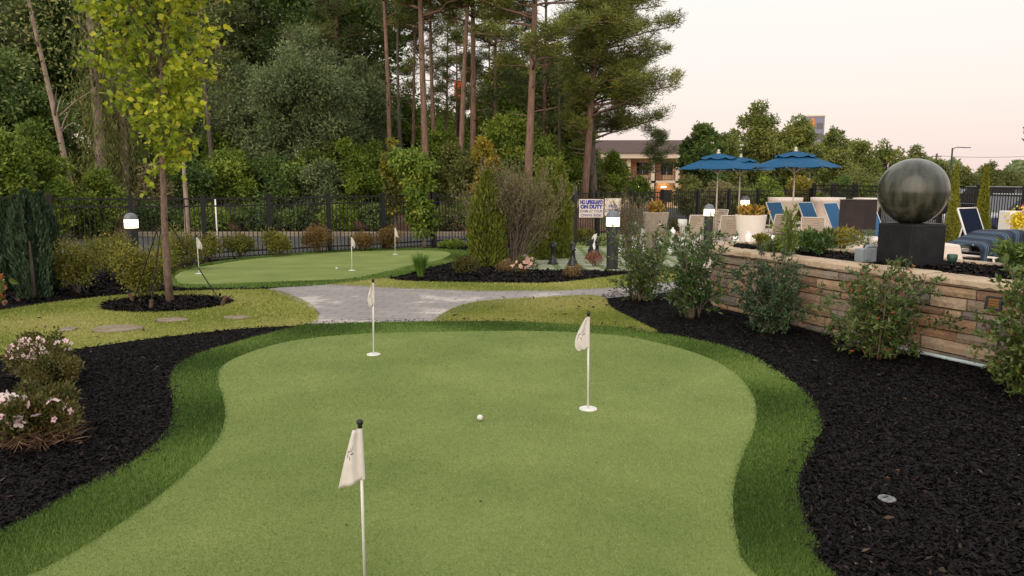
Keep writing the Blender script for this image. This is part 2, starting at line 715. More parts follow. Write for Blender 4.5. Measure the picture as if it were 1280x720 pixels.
# chess court: pale slabs with turf between them
def board_mat():
    m, nt, out = new_mat('chess_slabs')
    b = nt.nodes.new('ShaderNodeBsdfPrincipled')
    tc = nt.nodes.new('ShaderNodeTexCoord')
    br = nt.nodes.new('ShaderNodeTexBrick')
    br.offset = 0
    br.inputs['Color1'].default_value = (.25, .26, .19, 1)
    br.inputs['Color2'].default_value = (.36, .36, .27, 1)
    br.inputs['Mortar'].default_value = (.10, .15, .04, 1)
    br.inputs['Scale'].default_value = 1
    br.inputs['Mortar Size'].default_value = .08
    br.inputs['Brick Width'].default_value = .48
    br.inputs['Row Height'].default_value = .48
    nt.links.new(tc.outputs['Object'], br.inputs['Vector'])
    nt.links.new(br.outputs['Color'], b.inputs['Base Color'])
    b.inputs['Roughness'].default_value = .9
    nt.links.new(b.outputs[0], out.inputs['Surface'])
    return m


sheet('chess_court', board_poly, .014, board_mat())

# beyond the fence
sheet('driveway', [(-40, 16.2), (-11.6, 15.9), (2, 25.0), (2, 25.5), (-40, 25.5)], .0, m_asphalt)
kb = MB()
for i in range(30):
    x = -40 + i * 1.42
    kb.box((x + .7, 25.6, g(x, 25.6) + .05), (1.41, .16, .2))
tag(kb.build('kerb', m_kerb, bevel=.02), kind='structure')
sheet('pine_straw_bank', [(-40, 25.7), (3.5, 25.7), (3.5, 33.5), (-40, 33.5)], .004, m_straw)
sheet('parking_lot', [(13.6, 15), (60, 15), (60, 62), (6, 62), (6.5, 36), (12, 33)], .0, m_asphalt)

PZ = .05     # patio slab height above the terrain
patio_poly = [(3.9, 11.9), (5.5, 10.3), (7.6, 9.4), (9.5, 9.0), (12.6, 9.0), (12.6, 30.5), (6.4, 26.6), (5.2, 20), (4.4, 17), (3.6, 14)]
sheet('patio', patio_poly, PZ, m_patio)


def pz(x, y):
    return g(x, y) + PZ


# ------------------------------------------------------------------ turf blades, grass, mulch chips (uncountable stuff)
def blades(name, X, Y, z, hgt, wid, m, lean=.6, vmid=None):
    n = len(X)
    Pp = np.stack([X, Y, gz(X, Y) + z], 1)
    D = rng.normal(size=(n, 3)) * lean
    D[:, 2] = 1
    L = hgt * (.6 + .7 * rng.random(n))
    v = rng.random(n) if vmid is None else np.clip(vmid + .28 * rng.normal(size=n), 0, 1)
    o = leaves(name, Pp, D, L, wid * (.7 + .6 * rng.random(n)) * np.clip(Y / 4, .8, 4), m, None, v, 'needle')
    return tag(o, kind='stuff')


def patchy(X, Y, s):
    return .5 + .22 * (np.sin(X * s + 1.3 * np.sin(Y * s * .7)) + np.sin(Y * s * 1.3 + 2 + np.sin(X * s * .6)))


X, Y = scatter(fringe_poly, 230000, 2.4, excl=[green_poly])
X = X + .014 * rng.normal(size=len(X))
Y = Y + .014 * rng.normal(size=len(Y))
blades('fringe_grass', X, Y, .017, .023, .0042, m_fringeblade, .5, patchy(X, Y, 3.1))
X, Y = scatter(green_poly, 420000, 2.5, excl=[])
blades('putting_grass', X, Y, .022, .010, .0036, m_greenblade, .9, (patchy(X, Y, .8) * .5 + patchy(Y * 1.7, X * 1.1, 2.6) * .35 + .08))
for pl, n in ((lawn_l, 70000), (lawn_r, 45000), (strip_poly, 30000)):
    X, Y = scatter(pl, n, 4, near=1, excl=[fringe_poly, tree_ring])
    blades('lawn_grass', X, Y, .008, .03, .0045, m_lawnblade, .7, patchy(X, Y, 2.3))
X, Y = scatter(ffringe_poly, 26000, 4, near=1, excl=[fgreen_poly])
blades('fringe_grass', X, Y, .017, .032, .005, m_fringeblade, .5, patchy(X, Y, 2))


def chips(name, X, Y, z, L, m=m_chip, base=None):
    n = len(X)
    zz = (gz(X, Y) if base is None else base) + z + .012 * rng.random(n) * np.clip(Y / 5, .6, 2)
    Pp = np.stack([X, Y, zz], 1)
    a = rng.random(n) * 2 * np.pi
    D = np.stack([np.cos(a), np.sin(a), .35 * rng.normal(size=n)], 1)
    N = np.stack([.5 * rng.normal(size=n), .5 * rng.normal(size=n), np.ones(n)], 1)
    LL = L * (.5 + rng.random(n) ** 2 * 1.4)
    v = np.clip(rng.random(n) ** 1.5 * .82 + (rng.random(n) > .965) * .42, 0, 1)
    o = leaves(name, Pp, D, LL, LL * (.18 + .3 * rng.random(n)), m, None, v, 'diamond', N)
    return tag(o, kind='stuff')


bedL = [(-9, 1.0), (-9, 7.6), (-5.5, 7.7)] + [p for p in W((0, 447), (100, 437), (190, 424), (300, 412), (392, 405))] + [(-2.2, 8.0), (-1.0, 6), (-1.0, 1.0)]
bedR = [(.9, 1.0), (7, 1.0), (6, 5), (4.4, 6.9), (3.3, 8.2), (2.7, 9.5), (3.0, 11.2), (1.7, 11.2)] + W((748, 371), (764, 386), (790, 400), (822, 416))
bedF = [(-11, 8.9)] + W((60, 379), (130, 371), (200, 365), (340, 362)) + [(-3, 12.8), (-1.5, 13)] + \
    W((480, 349), (512, 352), (640, 355), (700, 354), (760, 347), (800, 342)) + [(3.2, 18), (4.5, 25.8), (2, 24.2), (-11.4, 15.1)]
X, Y = scatter(bedL, 95000, 2.4, excl=[fringe_poly, lawn_l])
chips('mulch_chips', X, Y, .006, .027)
X, Y = scatter(bedR, 160000, 2.4, excl=[fringe_poly])
chips('mulch_chips', X, Y, .006, .027)
X, Y = scatter(bedF, 60000, 8, near=1, excl=[ffringe_poly, lawn_l, strip_poly, path_poly, board_poly])
chips('mulch_chips', X, Y, .006, .06)
# stray chips and leaves kicked over the turf edge and across the beds
fo = np.array(spline(fr_l, 12))
kk = rng.integers(0, len(fo) - 1, 2600)
tt = rng.random(2600)[:, None]
ed = fo[kk] * (1 - tt) + fo[kk + 1] * tt + rng.normal(size=(2600, 2)) * .035
chips('stray_chips', ed[:, 0], ed[:, 1], .03, .024)
m_litter = leafmat('fallen_leaf', [(.03, .02, .014), (.06, .04, .026), (.11, .075, .05), (.14, .06, .035), (.26, .21, .16)], 0, .8, .2)
X, Y = scatter(bedR, 200, 2.6, excl=[fringe_poly])
chips('fallen_leaves', X, Y, .02, .036, m_litter)
X, Y = scatter(bedL, 70, 2.6, excl=[fringe_poly, lawn_l])
chips('fallen_leaves', X, Y, .02, .034, m_litter)
for pl_, n_ in ((lawn_l, 90), (lawn_r, 60)):
    X, Y = scatter(pl_, n_, 5, near=1, excl=[fringe_poly])
    chips('fallen_leaves', X, Y, .03, .06, m_litter)
X, Y = scatter(green_poly, 70, 2.6)
chips('fallen_leaves', X, Y, .028, .014, m_litter)
X, Y = scatter(tree_ring, 7000, 8, near=0)
chips('mulch_chips', X, Y, .026, .05)

# ================================================================== golf things
m_white = mat('white_plastic', (.74, .72, .68), .45, .4, .04)
m_cloth = mat('flag_cloth', (.60, .56, .525), .8, .2, .07, 14, .15, 120)
m_black = mat('black_plastic', (.012, .012, .013), .45, .4, .2)
m_ink = mat('dark_print', (.035, .04, .04), .7, .2, .1)
m_cuprim = mat('cup_rim', (.66, .66, .62), .5, .4, .1)
m_cupin = mat('cup_inside', (.05, .055, .045), .8, .2, .1)


def flagstick(px, py, h, A, B, C, Mid, D, label, nick, lean=0.0, emblem=None, rip=.012, ry=0.0, cup=True, near=False):
    x, y = gp(px, py, .024)
    z = g(x, y) + .024
    t = thing('flagstick', (x, y, z), label, 'flagstick', 'flagsticks on the putting greens')
    t.rotation_euler = (0, R(lean), R(ry))
    r = .0065 if near else .0075
    MB().tube([(0, 0, 0), (0, 0, h)], r, 8).build('pole', m_white, t, True)
    MB().lathe([(.006, h - .012), (.010, h - .008), (.009, h + .004), (.013, h + .010), (.0145, h + .017), (.011, h + .024), (.004, h + .027)], 12).build('knob', m_black, t, True)

    def surf(i, j):
        p = Vector((A[0] + (B[0] - A[0]) * i, 0, A[1] + (B[1] - A[1]) * i))
        q = ((1 - i) ** 2 * Vector((D[0], 0, D[1])) + 2 * i * (1 - i) * (2 * Vector((Mid[0], 0, Mid[1])) - .5 * Vector((D[0], 0, D[1])) - .5 * Vector((C[0], 0, C[1])))
             + i * i * Vector((C[0], 0, C[1])))
        s = p.lerp(q, j)
        s.y = -.009 * (1 - j) + rip * math.sin(j * 6.5 + i * 2.2) * (.35 + .65 * i) * min(1, j * 3) - .014 * j
        return s
    f = MB().grid(surf, 14, 14).build('flag', m_cloth, t, True, solid=.0016)
    MB().tube([(A[0], 0, A[1] + .002), (B[0], 0, B[1] - .002)], r + .0035, 10, False).build('sleeve', m_cloth, f, True)
    if emblem:
        e = MB()
        ci, cj, s = emblem
        for k, (a0, a1, r0, r1, w) in enumerate([(-20, 30, .9, 1.0, .22), (60, 100, .5, .95, .16), (130, 165, .3, .9, .16), (200, 235, .35, .95, .15),
                                                 (255, 285, .3, .8, .13), (310, 335, .35, .85, .14)]):
            pts = []
            for q in range(5):
                tt = q / 4
                a = R(a0 + (a1 - a0) * tt)
                rr = r0 + (r1 - r0) * tt - .25 * math.sin(tt * 3.1)
                pts.append((ci + .16 * s * rr * math.sin(a), cj + .30 * s * rr * math.cos(a)))
            for p, q in zip(pts[:-1], pts[1:]):
                d = Vector((q[0] - p[0], q[1] - p[1]))
                d.normalize()
                nn = Vector((-d.y, d.x)) * w * .06
                V = []
                for (u, v), sg in ((p, 1), (q, 1), (q, -1), (p, -1)):
                    V.append(surf(u + sg * nn.x, v + sg * nn.y) + Vector((0, -.0035, 0)))
                e.add(V, [(0, 1, 2, 3)])
        e.build('emblem', m_ink, f)
    if cup:
        c = thing('golf_cup', (x, y, z), nick, 'golf cup', 'cups in the greens')
        MB().lathe([(.048, .0005), (.052, .004), (.062, .006), (.066, .004), (.068, 0)], 28).build('rim', m_cuprim, c, True)
        MB().lathe([(.047, .0015), (.047, .0045)], 24).build('insert', m_cuprim, c)
    return t


flagstick(456, 723, .674, (0, .662), (.006, .447), (-.098, .398), (-.070, .515), (-.028, .660),
          'nearest white flagstick, its pole cut by the bottom edge of the photo', 'cup at the foot of the nearest flagstick',
          0, (.36, .66, .8), rip=.016, cup=False, near=True)
flagstick(735, 511, .70, (0, .69), (0, .465), (-.062, .435), (-.098, .515), (-.018, .69),
          'white flagstick with black emblem standing right of the golf ball', 'white rimmed cup under the flag right of the golf ball', -.6, (.42, .55, 1.15), rip=.010)
flagstick(467, 443, .71, (0, .69), (.006, .50), (-.028, .455), (-.052, .55), (-.006, .69),
          'white flagstick at far left edge of the near green, before the paver path', 'white rimmed cup near the paver path', 1.2, (.5, .6, .6), rip=.02)
flagstick(440, 338, .66, (0, .645), (0, .50), (.05, .43), (.07, .53), (.012, .645),
          'white flagstick in the middle of the far green near a ball', 'small cup on the far green under its middle flag', 1.0, None, rip=.02)
flagstick(249, 342, .68, (0, .665), (0, .47), (.075, .44), (.085, .53), (.012, .665),
          'white flagstick at left end of the far green, beside the young tree', 'small cup at left end of the far green', 0, None, rip=.02)
flagstick(494, 318, .70, (0, .685), (0, .48), (.09, .42), (.075, .53), (.014, .685),
          'white flagstick furthest back on the far green, by the fence shrubs', 'small cup at the back of the far green', 1.0, None, rip=.02)


def ball(px, py, label):
    x, y = gp(px, py, .024)
    o = MB()
    prof = [(.02135 * math.sin(t), -.02135 * math.cos(t)) for t in np.linspace(.05, math.pi - .05, 17)]
    o.lathe(prof, 24)
    ob = o.build('golf_ball', m_ballw, None, True)
    ob.location = (x, y, g(x, y) + .024 + .024)
    tag(ob, label, 'golf ball', 'golf balls')


m_ballw = mat('ball_white', (.8, .79, .76), .3, .5, .02, 30, .6, 700)
ball(600, 526, 'white golf ball lying in the middle of the near green')
ball(421, 337, 'tiny white golf ball lying on the far green')

# ================================================================== stone planter wall on the right
m_stone, nt_, out_ = new_mat('wall_stone')
_b = nt_.nodes.new('ShaderNodeBsdfPrincipled')
_a = nt_.nodes.new('ShaderNodeAttribute')
_a.attribute_name = 'v'
_r = ramp(nt_, [(.37, .255, .155), (.29, .175, .10), (.40, .295, .20), (.25, .19, .135), (.33, .19, .11), (.17, .145, .125), (.33, .215, .145),
                (.21, .17, .14), (.30, .24, .18), (.22, .135, .088)], True)
nt_.links.new(_a.outputs['Fac'], _r.inputs['Fac'])
_n = noise(nt_, 9, 7, .65)
_rp = ramp(nt_, [(.42, .41, .40), (1.02, 1.03, 1.05), (1.6, 1.58, 1.54)])
nt_.links.new(_n.outputs['Fac'], _rp.inputs['Fac'])
_m = nt_.nodes.new('ShaderNodeMix')
_m.data_type = 'RGBA'
_m.blend_type = 'MULTIPLY'
_m.inputs[0].default_value = 1
nt_.links.new(_r.outputs['Color'], _m.inputs[6])
nt_.links.new(_rp.outputs['Color'], _m.inputs[7])
nt_.links.new(_m.outputs[2], _b.inputs['Base Color'])
_b.inputs['Roughness'].default_value = .9
_n2 = noise(nt_, 26, 8, .65)
_bp = nt_.nodes.new('ShaderNodeBump')
_bp.inputs['Strength'].default_value = .9
_bp.inputs['Distance'].default_value = .02
nt_.links.new(_n2.outputs['Fac'], _bp.inputs['Height'])
nt_.links.new(_bp.outputs['Normal'], _b.inputs['Normal'])
nt_.links.new(_b.outputs[0], out_.inputs['Surface'])
m_coping = blotch('coping_stone', [(.25, .175, .115), (.40, .305, .21), (.50, .40, .29)], (3, 11), rough=.9, bump=1.0, bscale=22)
m_mortar = mat('dark_joint_fill', (.05, .045, .04), .95, .1, .2)  # dark fill of the core that shows in the joints between stones

ZT = .80
front = [at(*p, ZT) for p in [(893, 309), (940, 315), (985, 321), (1035, 327.5), (1080, 333), (1150, 341), (1200, 347), (1280, 356), (1400, 370), (1560, 388)]]
back = [at(*p, ZT) for p in [(1520, 352), (1400, 341), (1300, 333), (1215, 325.5), (1150, 320), (1090, 315), (1040, 310.5), (985, 306), (940, 302.5), (908, 301.5), (894, 304)]]
wpath = [np.array(p) for p in spline(back + front, 8)]
seg = [0]
for a_, b_ in zip(wpath[:-1], wpath[1:]):
    seg.append(seg[-1] + float(np.linalg.norm(b_ - a_)))
WL = seg[-1]


def on_wall(s, off):
    """point at arc length s, pushed 'off' metres to the outer side"""
    s = min(max(s, 0), WL - 1e-4)
    i = int(np.searchsorted(seg, s)) - 1
    i = max(0, min(i, len(wpath) - 2))
    t = (s - seg[i]) / (seg[i + 1] - seg[i])
    p = wpath[i] * (1 - t) + wpath[i + 1] * t
    j0, j1 = max(0, i - 2), min(len(wpath) - 1, i + 3)
    d = wpath[j1] - wpath[j0]
    d = d / np.linalg.norm(d)
    n = np.array((d[1], -d[0])) * -1
    return p + n * off * SIDE


SIDE = 1.0
_c = np.mean(np.array(front + back), 0)
if np.linalg.norm(on_wall(WL * .6, .3) - _c) < np.linalg.norm(on_wall(WL * .6, -.3) - _c):
    SIDE = -1.0

wall = thing('stone_planter_wall', (0, 0, 0), 'curved raised planter wall of stacked tan and grey stone with rough coping', 'stone wall')
st = MB()
z = -.02
wr = random.Random(5)
for hgt in (.09, .12, .095, .13, .08, .115, .095):
    s = -wr.random() * .2
    while s < WL:
        ln = wr.choice((.15, .2, .26, .32, .38, .46)) * wr.uniform(.85, 1.15)
        e = min(s + ln, WL)
        s0 = max(s, 0)
        if e - s0 > .03:
            st.cur = min(.97, wr.choice((0, .1, .2, .3, .4, .5, .6, .7, .8, .9, 0, .2, .4, .6, .8)) + .03)
            d = wr.uniform(-.018, .014)
            zj = wr.uniform(-.007, .007)
            k = 3 if e - s0 > .25 else 2
            gap = .006
            for q in range(k):
                u0 = s0 + gap * (q == 0) + (e - s0) * q / k
                u1 = s0 - gap * (q == k - 1) + (e - s0) * (q + 1) / k
                j = [wr.uniform(-.006, .006) for _ in range(4)]
                o0, o1, i0, i1 = on_wall(u0, d + .0), on_wall(u1, d + .0), on_wall(u0, -.2), on_wall(u1, -.2)
                a0, a1 = on_wall(u0, d + j[0] - .008), on_wall(u1, d + j[1] - .008)
                zm = z + hgt * .5
                V = [(*i0, z + gap), (*i1, z + gap), (*a0, z + gap), (*a1, z + gap), (*(o0 + (o0 - i0) * .0), zm), (*o1, zm),
                     (*on_wall(u0, d + j[2] - .008), z + hgt - gap + zj), (*on_wall(u1, d + j[3] - .008), z + hgt - gap + zj), (*i0, z + hgt - gap), (*i1, z + hgt - gap)]
                st.add(V, [(0, 1, 3, 2), (2, 3, 5, 4), (4, 5, 7, 6), (6, 7, 9, 8), (8, 9, 1, 0), (0, 2, 4, 6, 8), (1, 9, 7, 5, 3)])
        s = e
    z += hgt
ZC = z
st.build('stonework', m_stone, wall)
co = MB()
N = int(WL / .06)
for i in range(N):
    pass
V, Fc = [], []
cr = random.Random(8)
prev_j = 0
cut = 0
ws = np.linspace(0, WL, N)
rag = np.cumsum([cr.uniform(-.006, .006) for _ in range(N)])
rag = rag - np.convolve(rag, np.ones(31) / 31, 'same')
nxt = 0
blk = []
for i in range(N):
    if ws[i] >= nxt:
        blk.append(i)
        nxt = ws[i] + cr.uniform(.55, .95)
blk.append(N)
for b0, b1 in zip(blk[:-1], blk[1:]):
    idx = list(range(b0, b1))
    if len(idx) < 2:
        continue
    dz = cr.uniform(-.006, .006)
    rows = []
    for i in idx:
        r = rag[i] * 1.3 + cr.uniform(-.004, .004)
        e0 = ws[i] + (.008 if i == b0 else 0)
        if i == b1 - 1 and i + 1 < N:
            e0 = ws[i] + .05
        t0 = ZT + dz + cr.uniform(-.002, .002)
        rows.append([(*on_wall(e0, -.26), ZC + .004), (*on_wall(e0, .012 + r), ZC + .004 + cr.uniform(0, .008)), (*on_wall(e0, .036 + r * 1.5), ZC + .03 + cr.uniform(-.008, .01)),
                     (*on_wall(e0, .03 + r), t0 - .018), (*on_wall(e0, .012 + r * .6), t0), (*on_wall(e0, -.13), t0 + .003), (*on_wall(e0, -.27), t0)])
    n = len(rows[0])
    V = [p for r_ in rows for p in r_]
    Fc = [(i * n + k, (i + 1) * n + k, (i + 1) * n + (k + 1) % n, i * n + (k + 1) % n) for i in range(len(rows) - 1) for k in range(n)]
    Fc += [tuple(range(n)), tuple((len(rows) - 1) * n + k for k in range(n))]
    co.add(V, Fc)
co.build('coping', m_coping, wall)
fill = MB()
pl = [tuple(on_wall(s_, -.06)) for s_ in np.linspace(0, WL, 120)]
fill.prism(pl, -.02, ZC - .01)
fill.build('core', m_mortar, wall)
inner = [tuple(on_wall(s_, -.24)) for s_ in np.linspace(0, WL, 120)]
pb = MB().prism(inner, ZC - .012, .772).build('planter_soil', m_mulch, wall)
X, Y = scatter(inner, 22000, 5, near=1)
ch_ = chips('planter_mulch', X, Y, .772, .045, base=0.0)
ch_.parent = wall
PB = .775

# recessed wall light
wx, wy = at(1215, 382, .62)
best = min(np.linspace(0, WL, 800), key=lambda s_: (on_wall(s_, 0)[0] - wx) ** 2 + (on_wall(s_, 0)[1] - wy) ** 2)
p0 = on_wall(best, .022)
p1 = on_wall(best + .02, .022)
ang = math.atan2(p1[1] - p0[1], p1[0] - p0[0])
wl = thing('wall_light', (p0[0], p0[1], .61), 'small dark louvred light set in the stone wall face', 'wall light', rz=ang)
m_dark = mat('dark_metal', (.03, .032, .04), .5, .4, .2)
fr = MB()
for dx, dz, sx, sz in ((0, .05, .13, .018), (0, -.05, .13, .018), (-.056, 0, .018, .082), (.056, 0, .018, .082)):
    fr.box((dx, 0, dz), (sx, .03, sz))
for k in range(3):
    fr.box((0, 0, -.022 + .022 * k), (.094, .022, .006), M=Matrix.Rotation(R(35), 3, 'X'))
fr.build('louvre_frame', m_dark, wl, bevel=.002)
MB().box((0, .004 * SIDE, 0), (.094, .006, .082)).build('lens', emit('wall_lamp_glow', (1, .45, .12), .22), wl)

# water pipe along the foot of the wall
m_pipe = mat('pipe_plastic', (.42, .52, .53), .4, .5, .1)
pp = [gp(1060, 428), gp(1110, 437), gp(1160, 447), gp(1232, 463)]
tag(MB().tube([(x, y, .035) for x, y in pp], .017, 10).build('water_pipe', m_pipe, None, True), 'pale blue grey plastic pipe lying on the mulch along the wall foot', 'pipe')

# electrical box, conduit and spotlights in the planter
def inpl(px, py):
    return at(px, py, PB)


m_greybox = mat('grey_box', (.22, .25, .28), .5, .4, .08)
x, y = inpl(1081, 329)
eb = thing('junction_box', (x, y, PB), 'grey electrical box with bent conduit beside the black pedestal', 'electrical box', rz=R(20))
MB().box((0, 0, .09), (.20, .12, .15)).build('box', m_greybox, eb, bevel=.006)
MB().box((-.03, -.065, .09), (.08, .012, .09)).build('cover', m_greybox, eb, bevel=.003)
MB().tube([(.0, 0, .16), (.01, 0, .185), (.10, 0, .19), (.15, -.01, .16), (.21, -.02, .03), (.22, -.02, -.02)], .02, 8).build('conduit', m_greybox, eb, True)


def spot(px, py, lit, label, col):
    x, y = inpl(px, py)
    t = thing('spotlight', (x, y, PB), label, 'spotlight', 'planter spotlights', rz=R(30))
    MB().tube([(0, 0, -.02), (0, 0, .05)], .009, 8).build('stake', col, t)
    h = MB().lathe([(.012, .045), (.035, .055), (.045, .09), (.05, .125)] if lit else [(.012, .045), (.04, .06), (.052, .10), (.05, .135), (.036, .14)], 16)
    hd = h.build('lamp_head', col, t, True)
    if lit:
        MB().lathe([(.046, .1255), (.04, .128)], 16).build('lens', emit('spot_glow', (1, .72, .35), 3.0), hd)
    return t


spot(1096, 324, True, 'small lit uplight beside the grey electrical box', m_dark)
m_verd = mat('green_metal', (.03, .075, .06), .5, .4, .3, 30)
spot(1189, 334, False, 'green cup shaped unlit spotlight right of the black pedestal', m_verd)

# ================================================================== stone ball fountain on its pedestal
def sphere_mat():
    m, nt, out = new_mat('wet_dark_granite')
    b = nt.nodes.new('ShaderNodeBsdfPrincipled')
    tc = nt.nodes.new('ShaderNodeTexCoord')
    mp = nt.nodes.new('ShaderNodeMapping')
    mp.inputs['Scale'].default_value = (7, 7, .7)
    nt.links.new(tc.outputs['Object'], mp.inputs['Vector'])
    n = noise(nt, 1.4, 6, .6, vec=mp.outputs[0])
    rp = ramp(nt, [(.018, .02, .014), (.044, .046, .033), (.10, .097, .072)])
    rp.color_ramp.elements[0].position = .35
    rp.color_ramp.elements[1].position = .52
    rp.color_ramp.elements[2].position = .72
    nt.links.new(n.outputs['Fac'], rp.inputs['Fac'])
    nt.links.new(rp.outputs['Color'], b.inputs['Base Color'])
    r2 = ramp(nt, [(.1, .1, .1), (.3, .3, .3)])
    nt.links.new(n.outputs['Fac'], r2.inputs['Fac'])
    nt.links.new(r2.outputs['Color'], b.inputs['Roughness'])
    bp = nt.nodes.new('ShaderNodeBump')
    bp.inputs['Strength'].default_value = .15
    bp.inputs['Distance'].default_value = .02
    nt.links.new(n.outputs['Fac'], bp.inputs['Height'])
    nt.links.new(bp.outputs['Normal'], b.inputs['Normal'])
    nt.links.new(b.outputs[0], out.inputs['Surface'])
    return m


_x, y = inpl(1137, 333)
y = y - .12
x = xat(1138, y + .25, 305)
ft = thing('ball_fountain_pedestal', (x, y + .25, PB - .03), 'square black stone pedestal standing in the raised planter', 'pedestal', rz=R(17))
m_blackstone = mat('black_stone', (.008, .0085, .010), .5, .25, .4, 5, .25, 30, col2=(.017, .0175, .02))
sr = 40.8 * ((y + .25) * CT + (H - 1.6) * ST) / F
zc_ = atY(1141, 239.5, y + .25)[1]
hp = zc_ - sr + .015 - .01 - (PB - .03)
MB().box((0, 0, hp / 2), (.46, .46, hp)).build('block', m_blackstone, ft, bevel=.008)
MB().box((0, 0, hp + .004), (.43, .43, .012)).build('top_slab', m_blackstone, ft, bevel=.003)
sb = MB().lathe([(sr * math.sin(t), -sr * math.cos(t)) for t in np.linspace(.02, math.pi - .02, 49)], 64)
so_ = sb.build('stone_ball', sphere_mat(), None, True)
so_.location = (xat(1141, y + .25, 240), y + .25, zc_)
tag(so_, 'large wet dark stone ball of a fountain sitting on the black pedestal', 'stone ball')

# ================================================================== odd disc in the right mulch, stepping stones
x, y = gp(1108, 628)
m_disc = mat('worn_disc', (.06, .06, .065), .6, .4, .5, 40, .6, 60, col2=(.26, .27, .29))
t = thing('ground_light', (x, y, .0), 'dirty round in-ground light half buried in the right mulch', 'ground light', rz=.5)
MB().lathe([(.036, .012), (.046, .022), (.042, .027), (.034, .028)], 24).build('ring', m_disc, t, True)
MB().box((-.004, .004, .031), (.03, .010, .004)).build('slot', m_black, t)
MB().lathe([(.033, .0265), (.02, .029), (.003, .030)], 24).build('lens_cover', m_disc, t, True)

m_step = blotch('stepping_stone', [(.15, .12, .085), (.22, .175, .13), (.29, .24, .18)], (4, 18), bump=.5, bscale=50)
for (px, py, rx, ry_, lab) in ((146, 413, .30, .20, 'largest flat stepping stone in the left lawn, just above the azalea bed'),
                               (215, 402, .21, .13, 'flat stepping stone in the lawn below the young tree'),
                               (296, 399, .17, .10, 'smallest flat stepping stone at the right end of the left lawn'),
                               (84, 414, .10, .12, 'flat stepping stone partly hidden behind the pink azalea')):
    x, y = gp(px, py)
    k = 11
    pl = [(rx * math.cos(q * 2 * math.pi / k) * random.uniform(.85, 1.1), ry_ * math.sin(q * 2 * math.pi / k) * random.uniform(.85, 1.1)) for q in range(k)]
    o = MB().prism(pl, -.02, .021).build('stepping_stone', m_step, None, bevel=.006)
    o.location = (x, y, g(x, y) + .01)
    tag(o, lab, 'stepping stone', 'stepping stones across the left lawn')

# ================================================================== bollard lamps
m_post = mat('bollard_metal', (.022, .022, .024), .5, .4, .15)
m_dome = mat('dome_metal', (.12, .13, .15), .35, .5, .1)
m_lamp = emit('lamp_glow', (1, .76, .45), 5.0)


def bollard(x, y, zt, rad, label, scale=1):
    z = g(x, y)
    t = thing('bollard_lamp', (x, y, z), label, 'bollard lamp', 'lit bollard lamps')
    h = zt - z
    MB().lathe([(rad * 1.05, 0), (rad * 1.05, .02), (rad * .88, .022), (rad * .88, h - rad * 2.35)], 20).build('post', m_post, t)
    MB().lathe([(rad * .98, h - rad * 2.34), (rad, h - rad * 2.3), (rad, h - rad * 1.06), (rad * .98, h - rad * 1.03)], 20).build('diffuser', m_lamp, t)
    MB().lathe([(rad * 1.04, h - rad * 1.02), (rad * 1.04, h - rad * .9)] + [(rad * 1.0 * math.cos(a), h - rad * .9 + rad * .9 * math.sin(a)) for a in np.linspace(.1, 1.5, 7)], 20).build('dome_cap', m_dome, t, True)
    return t


x, y = gp(765, 337)
bollard(x, y, atY(764, 263, y)[1], 8.3 * y / F, 'lit bollard lamp on a thick dark post before the lifeguard signs')
bollard(xat(165, 14.0, 290), 14.0, atY(165, 266, 14.0)[1], 8.0 * 14 / F, 'lit bollard lamp behind yellow shrubs near the young tree')
bollard(xat(886, 18.2, 270), 18.2, atY(886, 255, 18.2)[1], 6.2 * 18.2 / F, 'lit bollard lamp left of the white tapered planter, before the patio chairs')
bollard(xat(931, 20.5, 260), 20.5, atY(931, 245, 20.5)[1], 5.2 * 20.5 / F, 'lit bollard lamp just behind the white tapered planter')

# ================================================================== fences
m_fence = mat('black_fence_paint', (.012, .011, .011), .5, .4, .15)


def fence(name, A, B, n, label, h=1.5, post=.1):
    A, B = Vector(A), Vector(B)
    t = thing(name, (A.x, A.y, 0), label, 'metal fence')
    d = (B - A) / n
    ang = math.atan2(d.y, d.x)
    for i in range(n + 1):
        p = d * i
        z = g(A.x + p.x, A.y + p.y)
        q = MB().box((p.x, p.y, z + (h + .04) / 2 - .1), (post, post, h + .24), ang)
        q.box((p.x, p.y, z + h + .06), (post + .03, post + .03, .03), ang)
        q.build('post', m_fence, t)
    for i in range(n):
        p, q = d * i, d * (i + 1)
        zp, zq = g(A.x + p.x, A.y + p.y), g(A.x + q.x, A.y + q.y)
        m = MB()
        for hz in (h - .02, h - .2, .16):
            m.beam((p.x, p.y, zp + hz), (q.x, q.y, zq + hz), .03, .035)
        k = max(4, int(d.length / .105))
        for j in range(1, k):
            s = j / k
            r = p.lerp(q, s)
            zz = zp + (zq - zp) * s
            m.box((r.x, r.y, zz + .04 + (h - .06) / 2), (.018, .018, h - .06), ang)
        m.build('picket_panel', m_fence, t)
    return t



# line through the measured fence feet
fence('metal_fence', (-11.4, 15.35), (5.5, 27.05), 13, 'long black metal picket fence running behind the far green and shrubs')
fence('metal_fence', (5.55, 27.09), (12.9, 32.2), 5, 'black metal picket fence behind the umbrellas and white bowls')
fence('metal_fence', (13.0, 32.1), (13.3, 15.5), 9, 'black metal picket fence on the right, before the parked cars', 1.72, .13)

# ================================================================== pool signs on the fence
m_sign = mat('sign_face', (.70, .60, .52), .5, .4, .05)
m_blue = mat('sign_blue', (.05, .06, .30), .6, .3, .05)
m_blue2 = mat('sign_blue_small', (.16, .17, .36), .6, .3, .05)


